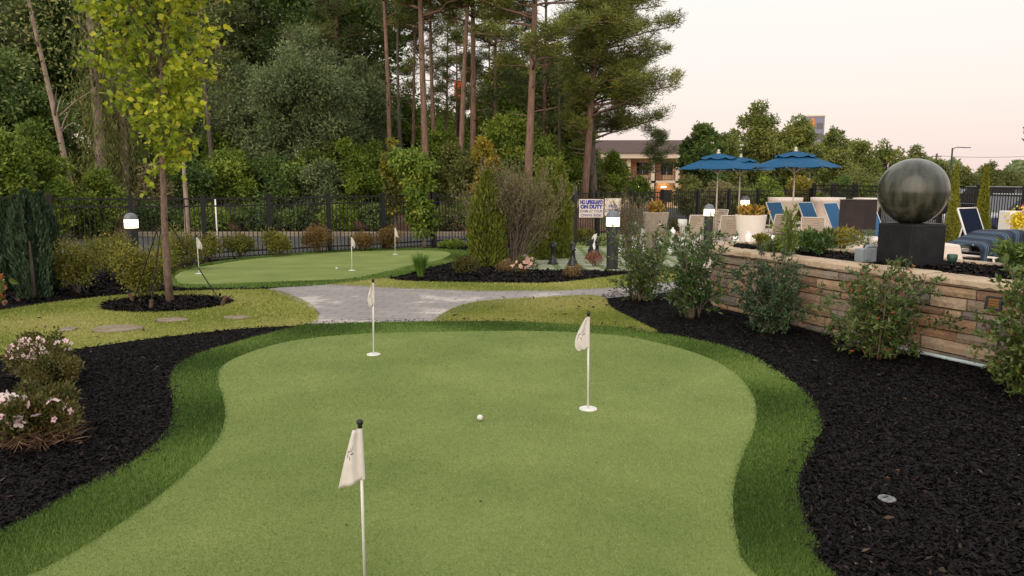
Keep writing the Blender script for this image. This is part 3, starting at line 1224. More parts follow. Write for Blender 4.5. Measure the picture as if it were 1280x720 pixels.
def text_mesh(s, size, m, parent, loc, name='lettering', bold=.0, rot=(R(90), 0, 0)):
    cu = bpy.data.curves.new(name, 'FONT')
    cu.body = s
    cu.size = size
    cu.align_x = 'CENTER'
    cu.align_y = 'CENTER'
    cu.offset = bold
    cu.extrude = .001
    o = bpy.data.objects.new(name + '_src', cu)
    COL.objects.link(o)
    bpy.context.view_layer.update()
    me = bpy.data.meshes.new_from_object(o.evaluated_get(bpy.context.evaluated_depsgraph_get()))
    bpy.data.objects.remove(o)
    bpy.data.curves.remove(cu)
    me.materials.clear()
    me.materials.append(m)
    r = bpy.data.objects.new(name, me)
    COL.objects.link(r)
    r.parent = parent
    r.location = loc
    r.rotation_euler = rot
    return r


SGY = 22.6


def sign(px0, px1, py0, py1, lines, label, Y):
    x0, z1 = atY(px0, py0, Y)
    x1, z0 = atY(px1, py1, Y)
    w, h = x1 - x0, z1 - z0
    t = thing('pool_sign', ((x0 + x1) / 2, Y, (z0 + z1) / 2), label, 'sign')
    MB().box((0, 0, 0), (w, .012, h)).build('board', m_sign, t, bevel=.006)
    for s, fz, fs, m, b in lines:
        o = text_mesh(s, h * fs, m, t, (0, -.0085, (fz - .5) * h), bold=b)
        o.scale.x = min(1.25, .93 * w / max(o.dimensions.x, 1e-3))
    for sx in (-.3, .3):
        MB().beam((sx * w, .006, 0), (sx * w, .7, .02), .03, .03).build('bracket', m_fence, t)
    return t


sign(724, 754, 249, 272, [('NO LIFEGUARD', .83, .27, m_blue, .012), ('ON DUTY', .58, .27, m_blue, .012), ('SWIM AT YOUR', .34, .19, m_blue2, .003), ('OWN RISK', .12, .19, m_blue2, .003)],
     'white sign reading NO LIFEGUARD ON DUTY in blue letters', SGY)
sign(756, 776, 248, 270, [('NO', .55, .26, m_blue2, .004), ('DIVING', .3, .22, m_blue2, .003)],
     'smaller white sign with faint lettering, right of the lifeguard sign', SGY)
sp_ = MB().box((0, 0, 0), (.1, .08, 1.75)).build('sign_post', m_fence, None, bevel=.006)
x, _z = atY(720, 260, SGY)
sp_.location = (x, SGY + .12, g(x, SGY) + .85)
tag(sp_, 'black square post at the left edge of the lifeguard sign', 'post')

# ================================================================== plants
def bark(name, c1, c2, sc=(14, 14, 2.2)):
    m, nt, out = new_mat(name)
    b = nt.nodes.new('ShaderNodeBsdfPrincipled')
    tc = nt.nodes.new('ShaderNodeTexCoord')
    mp = nt.nodes.new('ShaderNodeMapping')
    mp.inputs['Scale'].default_value = sc
    nt.links.new(tc.outputs['Object'], mp.inputs['Vector'])
    n = noise(nt, 1.0, 7, .65, vec=mp.outputs[0])
    rp = ramp(nt, [c1, c2])
    rp.color_ramp.elements[0].position = .35
    rp.color_ramp.elements[1].position = .65
    nt.links.new(n.outputs['Fac'], rp.inputs['Fac'])
    nt.links.new(rp.outputs['Color'], b.inputs['Base Color'])
    b.inputs['Roughness'].default_value = .9
    bp = nt.nodes.new('ShaderNodeBump')
    bp.inputs['Strength'].default_value = .9
    bp.inputs['Distance'].default_value = .03
    nt.links.new(n.outputs['Fac'], bp.inputs['Height'])
    nt.links.new(bp.outputs['Normal'], b.inputs['Normal'])
    nt.links.new(b.outputs[0], out.inputs['Surface'])
    return m


k_pine = bark('pine_bark', (.10, .058, .042), (.25, .152, .11))
k_grey = bark('grey_bark', (.06, .05, .04), (.16, .13, .105))
k_pale = bark('pale_bark', (.17, .12, .09), (.36, .27, .21))
k_brown = bark('young_bark', (.10, .065, .045), (.22, .15, .11), (30, 30, 8))
k_twig = bark('twig_bark', (.09, .065, .05), (.22, .17, .13), (40, 40, 10))

f_dark = leafmat('dark_leaves', [(0.0362, 0.0622, 0.0187), (0.0726, 0.124, 0.0303), (0.137, 0.206, 0.0465), (0.227, 0.302, 0.0698)])
f_grey = leafmat('grey_green_leaves', [(0.0552, 0.0841, 0.0359), (0.11, 0.152, 0.0634), (0.178, 0.227, 0.0929), (0.276, 0.323, 0.137)])
f_mid = leafmat('green_leaves', [(0.0529, 0.0893, 0.012), (0.112, 0.174, 0.0226), (0.198, 0.267, 0.036), (0.33, 0.382, 0.0601)])
f_bright = leafmat('bright_green_leaves', [(0.0579, 0.102, 0.0132), (0.116, 0.183, 0.022), (0.198, 0.262, 0.033), (0.33, 0.349, 0.055)])
f_olive = leafmat('olive_leaves', [(0.0731, 0.0897, 0.0238), (0.124, 0.146, 0.038), (0.182, 0.205, 0.0535), (0.293, 0.277, 0.0832)])
f_oak = leafmat('late_summer_leaves', [(0.0821, 0.111, 0.0265), (0.146, 0.187, 0.0424), (0.229, 0.26, 0.0597), (0.365, 0.345, 0.0926)])
f_yellow = leafmat('yellow_leaves', [(.10, .10, .015), (.2, .18, .025), (.33, .26, .035), (.42, .30, .04)])
f_tulip = leafmat('tulip_leaves', [(0.124, 0.195, 0.0198), (0.25, 0.324, 0.0286), (0.415, 0.47, 0.0396), (0.636, 0.601, 0.0495)], .42)
f_pine = leafmat('pine_needles', [(0.059, 0.0785, 0.0178), (0.125, 0.153, 0.0296), (0.205, 0.231, 0.0415), (0.317, 0.3, 0.0667)], .15)
f_dpine = leafmat('dark_pine_needles', [(0.0325, 0.0516, 0.0165), (0.0697, 0.0981, 0.0264), (0.116, 0.149, 0.0363), (0.174, 0.194, 0.0495)], .15)
f_juni = leafmat('juniper_leaves', [(0.014, 0.0315, 0.0161), (0.028, 0.0572, 0.0272), (0.0504, 0.0858, 0.042), (0.084, 0.122, 0.0617)], .1)
f_thuja = leafmat('thuja_leaves', [(0.0585, 0.0789, 0.0132), (0.117, 0.15, 0.0211), (0.195, 0.22, 0.029), (0.312, 0.299, 0.0528)], .2)
f_arb = leafmat('golden_thuja_leaves', [(0.0869, 0.105, 0.0121), (0.167, 0.187, 0.0194), (0.253, 0.254, 0.029), (0.379, 0.32, 0.0484)], .2)
f_gold = leafmat('golden_shrub_leaves', [(0.0535, 0.0637, 0.013), (0.119, 0.127, 0.0216), (0.214, 0.211, 0.0324), (0.357, 0.299, 0.0432)])
f_rust = leafmat('rusty_shrub_leaves', [(0.084, 0.0585, 0.0216), (0.161, 0.104, 0.036), (0.238, 0.156, 0.054), (0.35, 0.221, 0.084)])
f_lance = leafmat('glossy_leaves', [(0.0219, 0.0496, 0.0132), (0.0502, 0.102, 0.0238), (0.0942, 0.166, 0.0343), (0.172, 0.256, 0.0594)], .25, .4, .45)
f_lance2 = leafmat('fresh_glossy_leaves', [(0.0304, 0.0567, 0.0121), (0.069, 0.113, 0.0242), (0.124, 0.18, 0.0363), (0.207, 0.244, 0.0605)], .25, .4, .45)
f_blue = leafmat('bluish_leaves', [(0.0189, 0.0432, 0.0187), (0.042, 0.0816, 0.0357), (0.0735, 0.126, 0.0553), (0.126, 0.186, 0.085)], .25, .45, .4)
f_turn = leafmat('turning_leaves', [(0.0231, 0.0484, 0.01), (0.0525, 0.0935, 0.02), (0.0945, 0.143, 0.03), (0.158, 0.187, 0.05), (0.357, 0.11, 0.03), (0.441, 0.055, 0.04)], .25, .4, .4)
f_red = leafmat('red_leaves', [(.12, .035, .02), (.22, .05, .03), (.42, .05, .04)], .3)
f_plum = leafmat('plum_leaves', [(.035, .016, .02), (.07, .03, .035), (.11, .05, .05)])
f_grass = leafmat('tuft_blades', [(.06, .13, .015), (.11, .21, .025), (.18, .29, .05)], .3)
f_vine = leafmat('dry_vine_leaves', [(0.0821, 0.0725, 0.0345), (0.178, 0.145, 0.069), (0.26, 0.225, 0.104), (0.178, 0.203, 0.0575)])
f_straw = leafmat('dry_stems', [(.08, .045, .028), (.16, .09, .055), (.24, .15, .095)], .1)
f_azalea = leafmat('azalea_leaves', [(0.0375, 0.0399, 0.0108), (0.0775, 0.0788, 0.018), (0.131, 0.126, 0.0324), (0.2, 0.105, 0.0405)])
f_pink = leafmat('pink_petals', [(.75, .50, .55), (.8, .62, .64), (.82, .72, .70)], .3, .6, .2)
f_pinkdeep = leafmat('flower_throat', [(.65, .10, .24), (.7, .16, .3)], .2)
f_peach = leafmat('peach_blossom', [(.55, .32, .25), (.68, .45, .36), (.74, .58, .48)], .3)
f_yflower = leafmat('yellow_blossom', [(.65, .48, .02), (.75, .6, .03), (.8, .7, .08)], .2)
f_mag = leafmat('magenta_blossom', [(.5, .06, .2), (.62, .12, .3), (.7, .25, .4)], .2)
f_croton = leafmat('croton_leaves', [(.05, .08, .02), (.35, .2, .03), (.55, .4, .06), (.3, .07, .03)], .3)


def base_of(px, py, Y, z):
    if Y is None:
        x, y = gp(px, py)
    else:
        y = Y
        x = xat(px, Y, py)
    return x, y, (g(x, y) if z is None else z)


def shrub(px, py, top, half, m, nl, L, Wd, label, cat='shrub', name='shrub', group=None, tpl='diamond', Y=None, z=None,
          upb=.35, nst=9, bk=None, wc=.5, low=.12, ncl=22, deep=1.0):
    x, y, z = base_of(px, py, Y, z)
    r = half * y / F * 1.16
    h = max(.15, atY(px, top, y)[1] - z) * 1.06
    t = thing(name, (x, y, z), label, cat, group)
    d = rvec(ncl)
    rr = rng.random(ncl) ** .5 * .72
    C = d * rr[:, None] * np.array([r, r * deep, h * .48])
    C[:, 2] += h * (.5 + low * .3)
    C[:, 2] = np.clip(C[:, 2], h * low, h * .86)
    sc = np.sqrt(np.clip(C[:, 2] / (h * .42), .35, 1))
    C[:, 0] *= sc
    C[:, 1] *= sc
    Rd = min(r, h * .7) * (.26 + .16 * rng.random(ncl))
    P_, o, k = cloud(C, Rd, nl)
    P_[:, 2] = np.abs(P_[:, 2] - .02) + .02
    D = o * .7 + rvec(nl) * .6 + np.array([0, 0, upb])
    st = MB()
    for i in range(nst):
        c = C[i % ncl]
        a = rng.normal(size=2) * r * .10
        st.tube([(a[0], a[1], -.02), (a[0] + c[0] * .35, a[1] + c[1] * .35, c[2] * .5), tuple(c)], [.006 + .008 * r, .005 + .005 * r, .003], 5)
    st.build('stems', bk or k_twig, t, True)
    leaves('foliage', P_, D, L * (.7 + .6 * rng.random(nl)), Wd, m, t, clump_v(k, ncl, nl, wc), tpl)
    return t


def stemmy(px, py, top, half, m, label, nst=16, nl=1500, L=.075, Wd=.026, Y=None, z=None, low=.28, red=0.0, name='leafy_shrub', group='shrubs in the right mulch bed',
           spread=1.0, lowbush=.25):
    """open upright shrub: many cane stems, leaves in sprays along their upper part"""
    x, y, z = base_of(px, py, Y, z)
    r = half * y / F
    h = max(.2, atY(px, top, y)[1] - z)
    t = thing(name, (x, y, z), label, 'shrub', group)
    st = MB()
    PP, DD, vv = [], [], []
    tips = []
    for i in range(nst):
        a = 2 * math.pi * (i + rng.random() * .8) / nst
        rr = r * (.25 + .75 * rng.random() ** .6) * spread
        hh = h * (.55 + .45 * rng.random()) if i % 3 else h * (.85 + .15 * rng.random())
        if i % 3 == 0:
            rr *= .55
        if rng.random() < lowbush:
            hh *= .5
            rr = r * (.7 + .4 * rng.random())
        b = rng.normal(size=2) * r * .13
        pts = []
        for q in range(7):
            s = q / 6
            pts.append(Vector((b[0] + math.cos(a) * rr * s ** 1.5 + .02 * rng.normal() * s, b[1] + math.sin(a) * rr * s ** 1.5 + .02 * rng.normal() * s, hh * s - .02)))
        st.tube(pts, [.008 * (1 - .75 * q / 6) + .0015 for q in range(7)], 5)
        sv = rng.random()
        for q in range(2, 7):
            p0, p1 = pts[q - 1], pts[q]
            for w in range(2):
                s = rng.random()
                if q / 6 + s / 6 < low + .1:
                    continue
                p = p0.lerp(p1, s)
                d = Vector(rng.normal(size=3)) + Vector((math.cos(a), math.sin(a), .5))
                d.normalize()
                e = p + d * (.10 + .16 * rng.random()) * (r / .42)
                if e.z < .04:
                    e.z = .04
                st.tube([p, p.lerp(e, .5) + Vector((0, 0, .012)), e], [.003, .0025, .0015], 4)
                tips.append((p, e, sv))
    per = max(4, nl // max(1, len(tips)))
    for p, e, sv in tips:
        for q in range(per):
            s = rng.random() ** .6
            c = p.lerp(e, s)
            d = (e - p).normalized() * .55 + Vector(rng.normal(size=3)) * .62 + Vector((0, 0, .18))
            PP.append(tuple(c + Vector(rng.normal(size=3)) * .012))
            DD.append(tuple(d))
            vv.append(.45 * sv + .4 * rng.random())
    n = len(PP)
    vv = np.array(vv)
    PP = np.array(PP)
    PP[:, 2] = np.maximum(PP[:, 2], .02)
    if red > 0:
        vv = vv * .72
        kk = rng.random(n) < red
        vv[kk] = .8 + .2 * rng.random(kk.sum())
    st.build('stems', k_twig, t, True)
    leaves('foliage', PP, np.array(DD), L * (.65 + .6 * rng.random(n)), Wd * (.8 + .4 * rng.random(n)), m, t, vv, 'diamond')
    return t


def columnar(px, py, top, half, m, nl, L, Wd, label, cat='conifer', name='columnar_conifer', group=None, Y=None, z=None, wide=.35, tip=.75, clus=26, up=1.5, aj=.35):
    """upright columnar conifer made of many rising sprays"""
    x, y, z = base_of(px, py, Y, z)
    r = half * y / F
    h = atY(px, top, y)[1] - z
    t = thing(name, (x, y, z), label, cat, group)
    MB().tube([(0, 0, -.05), (0, 0, h * .55)], [.03 + .04 * r, .012], 7).build('trunk', k_grey, t, True)
    na = clus
    ca = rng.random(na) * 2 * np.pi
    cz = rng.random(na)
    cw = .8 + .4 * rng.random(na)
    if aj < .3:
        cw = .6 + .55 * rng.random(na)
    k = rng.integers(0, na, nl)
    a = ca[k] + aj * rng.normal(size=nl)
    s = np.clip(cz[k] + .22 * rng.normal(size=nl), 0.005, 1)
    s = np.where(rng.random(nl) < .4, rng.random(nl), s)
    prof = np.where(s < wide, .72 + .28 * np.sqrt(s / wide), np.clip(1 - ((s - wide) / (1 - wide)) ** (1 / tip) * .93, .04, 1))
    rad = r * prof * (.55 + .5 * rng.random(nl) ** .6) * cw[k] * (1 + .10 * np.sin(a * 5 + s * 17))
    P_ = np.stack([np.cos(a) * rad, np.sin(a) * rad, s * h * .97], 1)
    D = np.stack([np.cos(a) * .55, np.sin(a) * .55, np.full(nl, up)], 1) + rng.normal(size=(nl, 3)) * .38
    cv = rng.random(na)
    v = .45 * cv[k] + .5 * rng.random(nl)
    leaves('foliage', P_, D, L * (.6 + .8 * rng.random(nl)), Wd, m, t, v, 'diamond')
    return t


def broadleaf(x, y, h, label, m, base=.25, rx=2.0, ry=None, ncl=45, nl=12000, L=.2, Wd=.11, bk=k_grey, tr=.16, lean=(0, 0), group=None,
              name='broadleaf_tree', cr=.30, wc=.6, limbs=14, low_bias=0, cat='tree', topbias=.6, droop=0.0):
    z = g(x, y)
    t = thing(name, (x, y, z - .03), label, cat, group)
    ry = ry or rx
    z0 = h * base
    d = rvec(ncl)
    rr = rng.random(ncl) ** .42 * .86
    C = d * rr[:, None]
    C[:, 2] = C[:, 2] * .5 + .5            # 0..1
    ww = np.interp(C[:, 2], [0, .12, .35, .6, .85, 1], [.45, .8, 1, .95, .6, .3])
    C = np.stack([C[:, 0] * rx * ww + lean[0] * C[:, 2], C[:, 1] * ry * ww + lean[1] * C[:, 2], z0 + C[:, 2] * (h - z0) * .93], 1)
    Rd = cr * min(rx, ry, (h - z0) * .5) * (.65 + .8 * rng.random(ncl))
    P_, o, k = cloud(C, Rd, nl, .8)
    P_[:, 2] = np.maximum(P_[:, 2], .03)
    D = o * .6 + rvec(nl) * .7 + np.array([0, 0, -droop])
    tb = MB()
    top = Vector((lean[0] * .8, lean[1] * .8, h * .85))
    pts = [Vector((0, 0, -.1)), Vector((lean[0] * .1, lean[1] * .1, h * .12)), Vector((lean[0] * .3 + .08 * rng.normal(), lean[1] * .3, h * .38)), Vector((lean[0] * .55 + .1 * rng.normal(), lean[1] * .5, h * .62)), top]
    tb.tube(pts, [tr * 1.25, tr, tr * .75, tr * .5, tr * .15], 9)
    for i in rng.permutation(ncl)[:limbs]:
        c = Vector(C[i])
        s = max(.12, min(.8, (c.z / h) * .6))
        p = Vector((lean[0] * s * .9, lean[1] * s * .9, h * s))
        md = p.lerp(c, .5) + Vector((0, 0, .06 * h * rng.random()))
        tb.tube([p, md, c], [tr * .38, tr * .24, tr * .07], 6)
    tb.build('trunk', bk, t, True)
    leaves('crown', P_, D, L * (.65 + .7 * rng.random(nl)), Wd * (.8 + .4 * rng.random(nl)), m, t, clump_v(k, ncl, nl, wc))
    return t


def pine(x, y, h, label, crown0=.5, reach=3.0, nw=11, tr=.2, lean=(0, 0), m=None, per=85, puff=.42, group=None, bk=k_pine, L=.24, stubs=6, side=None, name='pine_tree',
         limbn=4, Wd=.034):
    """tall pine: bare tapered trunk, whorls of drooping limbs carrying needle puffs"""
    z = g(x, y)
    t = thing(name, (x, y, z - .03), label, 'tree', group)
    m = m or f_pine
    tb = MB()
    n = 10
    pts, rad = [], []
    w1 = rng.normal() * .012 * h
    for i in range(n + 1):
        s = i / n
        pts.append(Vector((lean[0] * s + w1 * math.sin(s * 3.0), lean[1] * s, h * s - (.1 if i == 0 else 0))))
        rad.append(tr * (1 - .78 * s) * (1.25 if i == 0 else 1))
    tb.tube(pts, rad, 10)

    def tp(s):
        f = s * n
        i = min(n - 1, int(f))
        return pts[i].lerp(pts[i + 1], f - i)
    for i in range(stubs):
        s = crown0 * (.45 + .55 * rng.random())
        a = rng.random() * 6.28
        p = tp(s)
        e = p + Vector((math.cos(a), math.sin(a), .15)) * (.4 + .7 * rng.random())
        tb.tube([p, e], [.03, .012], 5)
    C, Rd = [], []
    for w in range(nw):
        s = crown0 + (1 - crown0) * (w / nw) ** .9
        ln0 = reach * (1 - .72 * ((s - crown0) / (1 - crown0)) ** 1.3)
        a0 = rng.random() * 6.28
        for q in range(limbn):
            a = a0 + q * 6.28 / limbn + rng.normal() * .55
            ln = ln0 * (.6 + .5 * rng.random())
            if side is not None:
                ln *= .65 + .55 * max(-.5, math.cos(a - side[0])) * side[1]
            p = tp(max(crown0 * .9, min(.98, s + .45 * (1 - crown0) / nw * rng.normal())))
            dr = Vector((math.cos(a), math.sin(a), 0))
            lift = .22 + .34 * rng.random() + .2 * (s - crown0) / (1 - crown0)
            P3 = [p]
            for j in range(1, 6):
                f = j / 5
                P3.append(p + dr * ln * f + Vector((.06 * rng.normal() * ln, .06 * rng.normal() * ln, ln * (lift * f - .38 * f * f + .20 * f ** 3))))
            tb.tube(P3, [tr * .24 * (1 - .8 * j / 5) + .008 for j in range(6)], 5)
            nb = max(3, int(ln * 4.0))
            for j in range(nb):
                f = .38 + .62 * (j + rng.random()) / nb
                i5 = min(4, int(f * 5))
                c = P3[i5].lerp(P3[i5 + 1], f * 5 - i5)
                sd = Vector((-dr.y, dr.x, 0)) * rng.normal() * ln * .18 * (1.2 - .5 * f)
                e = c + sd + Vector((0, 0, .05 + .38 * rng.random()))
                if sd.length > .2:
                    tb.tube([c, e], [.014, .008], 4)
                C.append(tuple(e))
                Rd.append(puff * (.55 + .6 * rng.random()))
    tb.build('trunk', bk, t, True)
    C, Rd = np.array(C), np.array(Rd)
    nl = len(C) * per
    k = np.repeat(np.arange(len(C)), per)
    d = rvec(nl)
    d[:, 2] = np.abs(d[:, 2]) * .8 - .15
    off = rvec(nl) * (rng.random(nl) ** .6)[:, None] * Rd[k][:, None] * np.array([1, 1, .8])
    P_ = C[k] + off
    cv = rng.random(len(C))
    v = .55 * cv[k] + .45 * rng.random(nl)
    leaves('crown', P_, d + off / Rd[k][:, None] * .8, L * (.7 + .5 * rng.random(nl)), Wd, m, t, v, 'needle')
    return t


def twiggy(px, py, top, half, label, nst=30, m=None, Y=None, nleaf=2600, stemr=.018, cat='shrub', name='twiggy_shrub', upb=1.0, L=.045):
    """bare vase shaped shrub with masses of thin twigs"""
    x, y, z = base_of(px, py, Y, None)
    r = half * y / F
    h = atY(px, top, y)[1] - z
    t = thing(name, (x, y, z), label, cat)
    st = MB()
    PP, DD = [], []

    def grow(p, d, ln, rad, lev):
        pts = [p]
        c = Vector(p)
        dd = Vector(d)
        for i in range(3):
            dd = (dd + Vector(rng.normal(size=3)) * .16 + Vector((0, 0, .10 * upb))).normalized()
            c = c + dd * ln / 3
            pts.append(c.copy())
        if any(abs(q.x) > r * 1.3 for q in pts) and lev > 0:
            return
        st.tube(pts, [rad, rad * .85, rad * .7, rad * .5], 4 if lev else 6, False)
        if lev >= 2:
            for q in range(max(1, nleaf // 700)):
                s = pts[1].lerp(pts[3], rng.random())
                PP.append(tuple(s))
                DD.append(tuple(dd + Vector(rng.normal(size=3)) * .7))
        if lev < 3:
            for q in range(4 if lev == 0 else 3):
                s = .3 + .7 * rng.random()
                i = min(2, int(s * 3))
                b = pts[i].lerp(pts[i + 1], s * 3 - i)
                nd = (dd + Vector(rng.normal(size=3)) * .5 + Vector((0, 0, .35 * upb))).normalized()
                grow(b, nd, ln * (.50 + .22 * rng.random()), rad * .5, lev + 1)
    for i in range(nst):
        a = rng.random() * 6.28
        k = rng.random() ** .6
        d = Vector((math.cos(a) * k * r / h * 1.0, math.sin(a) * k * r / h * 1.0, .9)).normalized()
        grow(Vector((rng.normal() * .05, rng.normal() * .05, -.02)), d, h * (.42 + .18 * rng.random()), stemr * (.6 + .5 * rng.random()), 0)
    st.build('branches', k_twig, t, True)
    PP, DD = np.array(PP), np.array(DD)
    n = len(PP)
    leaves('foliage', PP, DD, L * (.6 + .8 * rng.random(n)), L * .45, m or f_vine, t, rng.random(n))
    return t

# ------------------------------------------------------------------ young tree in its mulch ring, with stakes and straps
def young_tree():
    x, y = gp(213, 381)
    z = g(x, y) + .02
    t = thing('young_tree', (x, y, z), 'young slender tree with yellow green leaves in a mulch ring on the left lawn', 'tree')
    k = y / F
    tb = MB()
    hgt = 5.6
    cl = [(0, 0, -.05), (-.01, 0, .5), (-.015, .02, 1.0), (.0, .03, 1.5), (.02, .02, 1.95), (.06, .03, 2.6), (.09, .0, 3.3), (.12, 0, 4.2), (.14, 0, hgt)]
    cl = [Vector(c) for c in cl]
    tb.tube(cl, [.055, .046, .043, .04, .037, .03, .024, .017, .006], 10)

    def on(zz):
        for a, b in zip(cl[:-1], cl[1:]):
            if a.z <= zz <= b.z:
                return a.lerp(b, (zz - a.z) / (b.z - a.z))
        return cl[-1]
    PP, DD = [], []
    for i in range(46):
        s = i / 45
        zz = 1.75 + s ** .9 * 3.4
        a = i * 2.4 + rng.normal() * .3
        wid = np.interp(zz, [1.7, 2.3, 2.9, 3.6, 4.4, 5.6], [.38, .62, .92, 1.05, .85, .3])
        p = on(zz)
        ln = wid * (.62 + .68 * rng.random())
        dr = Vector((math.cos(a), math.sin(a), 0))
        pts = [p]
        for j in range(1, 5):
            f = j / 4
            pts.append(p + dr * ln * f ** 1.15 + Vector((rng.normal() * .03, rng.normal() * .03, ln * 1.15 * f - ln * .12 * f * f)))
        tb.tube(pts, [.017 - .0028 * s, .013, .010, .007, .003], 5)
        nl = int(70 + 75 * ln)
        for q in range(nl):
            f = .12 + .9 * rng.random() ** .8
            f = min(f, .999)
            j = min(3, int(f * 4))
            c = pts[j].lerp(pts[j + 1], f * 4 - j)
            PP.append(tuple(c + Vector(rng.normal(size=3)) * np.array(.07)))
            DD.append(tuple(dr * .6 + Vector(rng.normal(size=3)) * .7 + Vector((0, 0, -.35))))
    # low hanging spray on the left of the trunk
    b0 = on(1.98)
    sp = [b0, b0 + Vector((-.10, -.02, -.12)), b0 + Vector((-.2, -.03, -.32)), b0 + Vector((-.25, -.03, -.47))]
    tb.tube(sp, [.007, .006, .004, .002], 5)
    for q in range(14):
        c = sp[1].lerp(sp[3], rng.random())
        PP.append(tuple(c + Vector(rng.normal(size=3)) * .03))
        DD.append((rng.normal() * .5 - .2, rng.normal() * .5, -1))
    tb.build('trunk', k_brown, t, True)
    PP, DD = np.array(PP), np.array(DD)
    n = len(PP)
    v = np.clip(.40 + .36 * (PP[:, 0] > .25) * rng.random(n) + .26 * rng.normal(size=n), 0, 1)  # right side of the crown coloured lighter, highlights painted into the leaves
    leaves('crown', PP, DD, .088 * (.65 + .6 * rng.random(n)), .07 * (.7 + .5 * rng.random(n)), f_tulip, t, v, 'lobed')
    return x, y, z


tx, ty, tz = young_tree()
m_stake = mat('stake_wood', (.10, .06, .042), .9, .2, .3, 20, .4, 60)
m_strap = mat('strap', (.015, .015, .015), .7, .2, .2)
for (px, py, lx, ph, lab, lab2) in ((168, 380, -.10, 1.15, 'short brown tree stake at the left end of the mulch ring', 'black strap running from the young tree down to the left stake'),
                                (189, 389, .03, 1.05, 'short brown tree stake in front of the young tree trunk', 'black strap running from the young tree to the front stake'),
                                (277, 384, .12, 1.28, 'short brown tree stake at the right end of the mulch ring', 'black strap running from the young tree down to the right stake')):
    x, y = gp(px, py)
    z = g(x, y)
    tag(MB().tube([(x - lx * .3, y, z - .06), (x + lx * .6, y, z + .15)], [.026, .026], 8).build('tree_stake', m_stake), lab, 'stake', 'stakes around the young tree')
    tag(MB().tube([(x, y, z + .06), (tx - .06, ty + .02, tz + ph)], .0075, 6).build('guy_strap', m_strap), lab2, 'strap', 'straps holding the young tree')

# ------------------------------------------------------------------ left: yews, golden shrubs, fence shrubs
for px, py, top, half, lab in ((8, 362, 250, 24, 'dark upright yew at the left edge of the photo'), (30, 360, 247, 20, 'dark upright yew second from the left edge'),
                               (44, 374, 240, 22, 'tallest dark upright yew, front of the yew clump'), (60, 366, 243, 15, 'dark upright yew at the right end of the yew clump')):
    columnar(px, py, top, half, f_juni, 5200, .085, .022, lab, 'yew', 'upright_yew', 'yews at the left edge', wide=.55, tip=.55, up=2.2, clus=20, aj=.13)
gs = 'golden shrubs left of the young tree'
shrub(100, 367, 300, 38, f_gold, 5200, .04, .02, 'wide golden green shrub right of the dark yews', group=gs, wc=.4)
shrub(146, 350, 290, 32, f_gold, 4200, .045, .022, 'golden shrub in front of the left bollard lamp', group=gs, wc=.4)
shrub(183, 373, 303, 43, f_gold, 6500, .042, .021, 'round yellow green shrub beside the young tree trunk', group=gs, wc=.4)
shrub(228, 338, 287, 32, f_gold, 4200, .048, .024, 'golden shrub just behind the young tree trunk', group=gs, wc=.4)
shrub(262, 325, 294, 18, f_gold, 2800, .05, .024, 'small golden shrub behind the leftmost flag of the far green', group=gs, wc=.4)
fs = 'rounded shrubs along the fence'
for px, py, top, half, mm, lab in ((301, 322, 292, 20, f_gold, 'rounded green gold shrub at the fence, right of the leftmost far flag'), (349, 321, 287, 22, f_gold, 'rounded olive shrub at the fence between left and middle far flags'),
                                   (398, 317, 283, 20, f_rust, 'rounded rusty gold shrub at the fence, left of the middle far flag'), (451, 314, 287, 17, f_rust, 'rounded tan shrub at the fence behind the middle far flag'),
                                   (485, 312, 283, 18, f_rust, 'rounded brown green shrub behind the furthest flag')):
    shrub(px, py, top, half, mm, 3200, .055, .026, lab, group=fs, wc=.35)
m_util = mat('pale_lid', (.5, .52, .54), .6, .3, .05)
x, y = xat(80, 14.2, 303), 14.2
ub = thing('utility_box', (x, y, g(x, y)), 'pale utility box with a rounded lid behind the dark yews', 'utility box')
MB().box((0, 0, .17), (.36, .3, .34)).build('box', m_util, ub, bevel=.02)
MB().box((0, 0, .37), (.42, .36, .05)).build('lid', m_util, ub, bevel=.02)
x, y = xat(268, 20.5), 20.5
tag(MB().tube([(x, y, g(x, y) - .1), (x, y, atY(268, 249, y)[1])], .028, 8).build('white_pole', m_white, None, True), 'thin white pole standing behind the fence left of the far green', 'pole')


# azaleas
def flower(t, c, s, v, petal=f_pink):
    fl = MB()
    n = Vector(rng.normal(size=3)) * .5 + Vector((0, -.7, .6))
    n.normalize()
    a = n.orthogonal().normalized()
    b = n.cross(a)
    for q in range(5):
        an = q * 1.2566
        d = a * math.cos(an) + b * math.sin(an)
        e = a * math.cos(an + 1.57) + b * math.sin(an + 1.57)
        fl.cur = v
        fl.add([(0, 0, 0), tuple(d * .45 * s + e * .34 * s + n * .22 * s), tuple(d * .8 * s + e * .3 * s + n * .3 * s), tuple(d * 1.0 * s + n * .24 * s), tuple(d * .8 * s - e * .3 * s + n * .3 * s), tuple(d * .45 * s - e * .34 * s + n * .22 * s)],
               [(0, 1, 2, 3, 4, 5)])
    o = fl.build('flower', petal, t)
    o.location = c
    th_ = MB()
    th_.cur = .5
    th_.lathe([(.03 * s, .0), (.2 * s, .08 * s), (.02 * s, .13 * s)], 6)
    q = th_.build('throat', f_pinkdeep, o)
    q.rotation_euler = n.to_track_quat('Z', 'Y').to_euler()
    return o


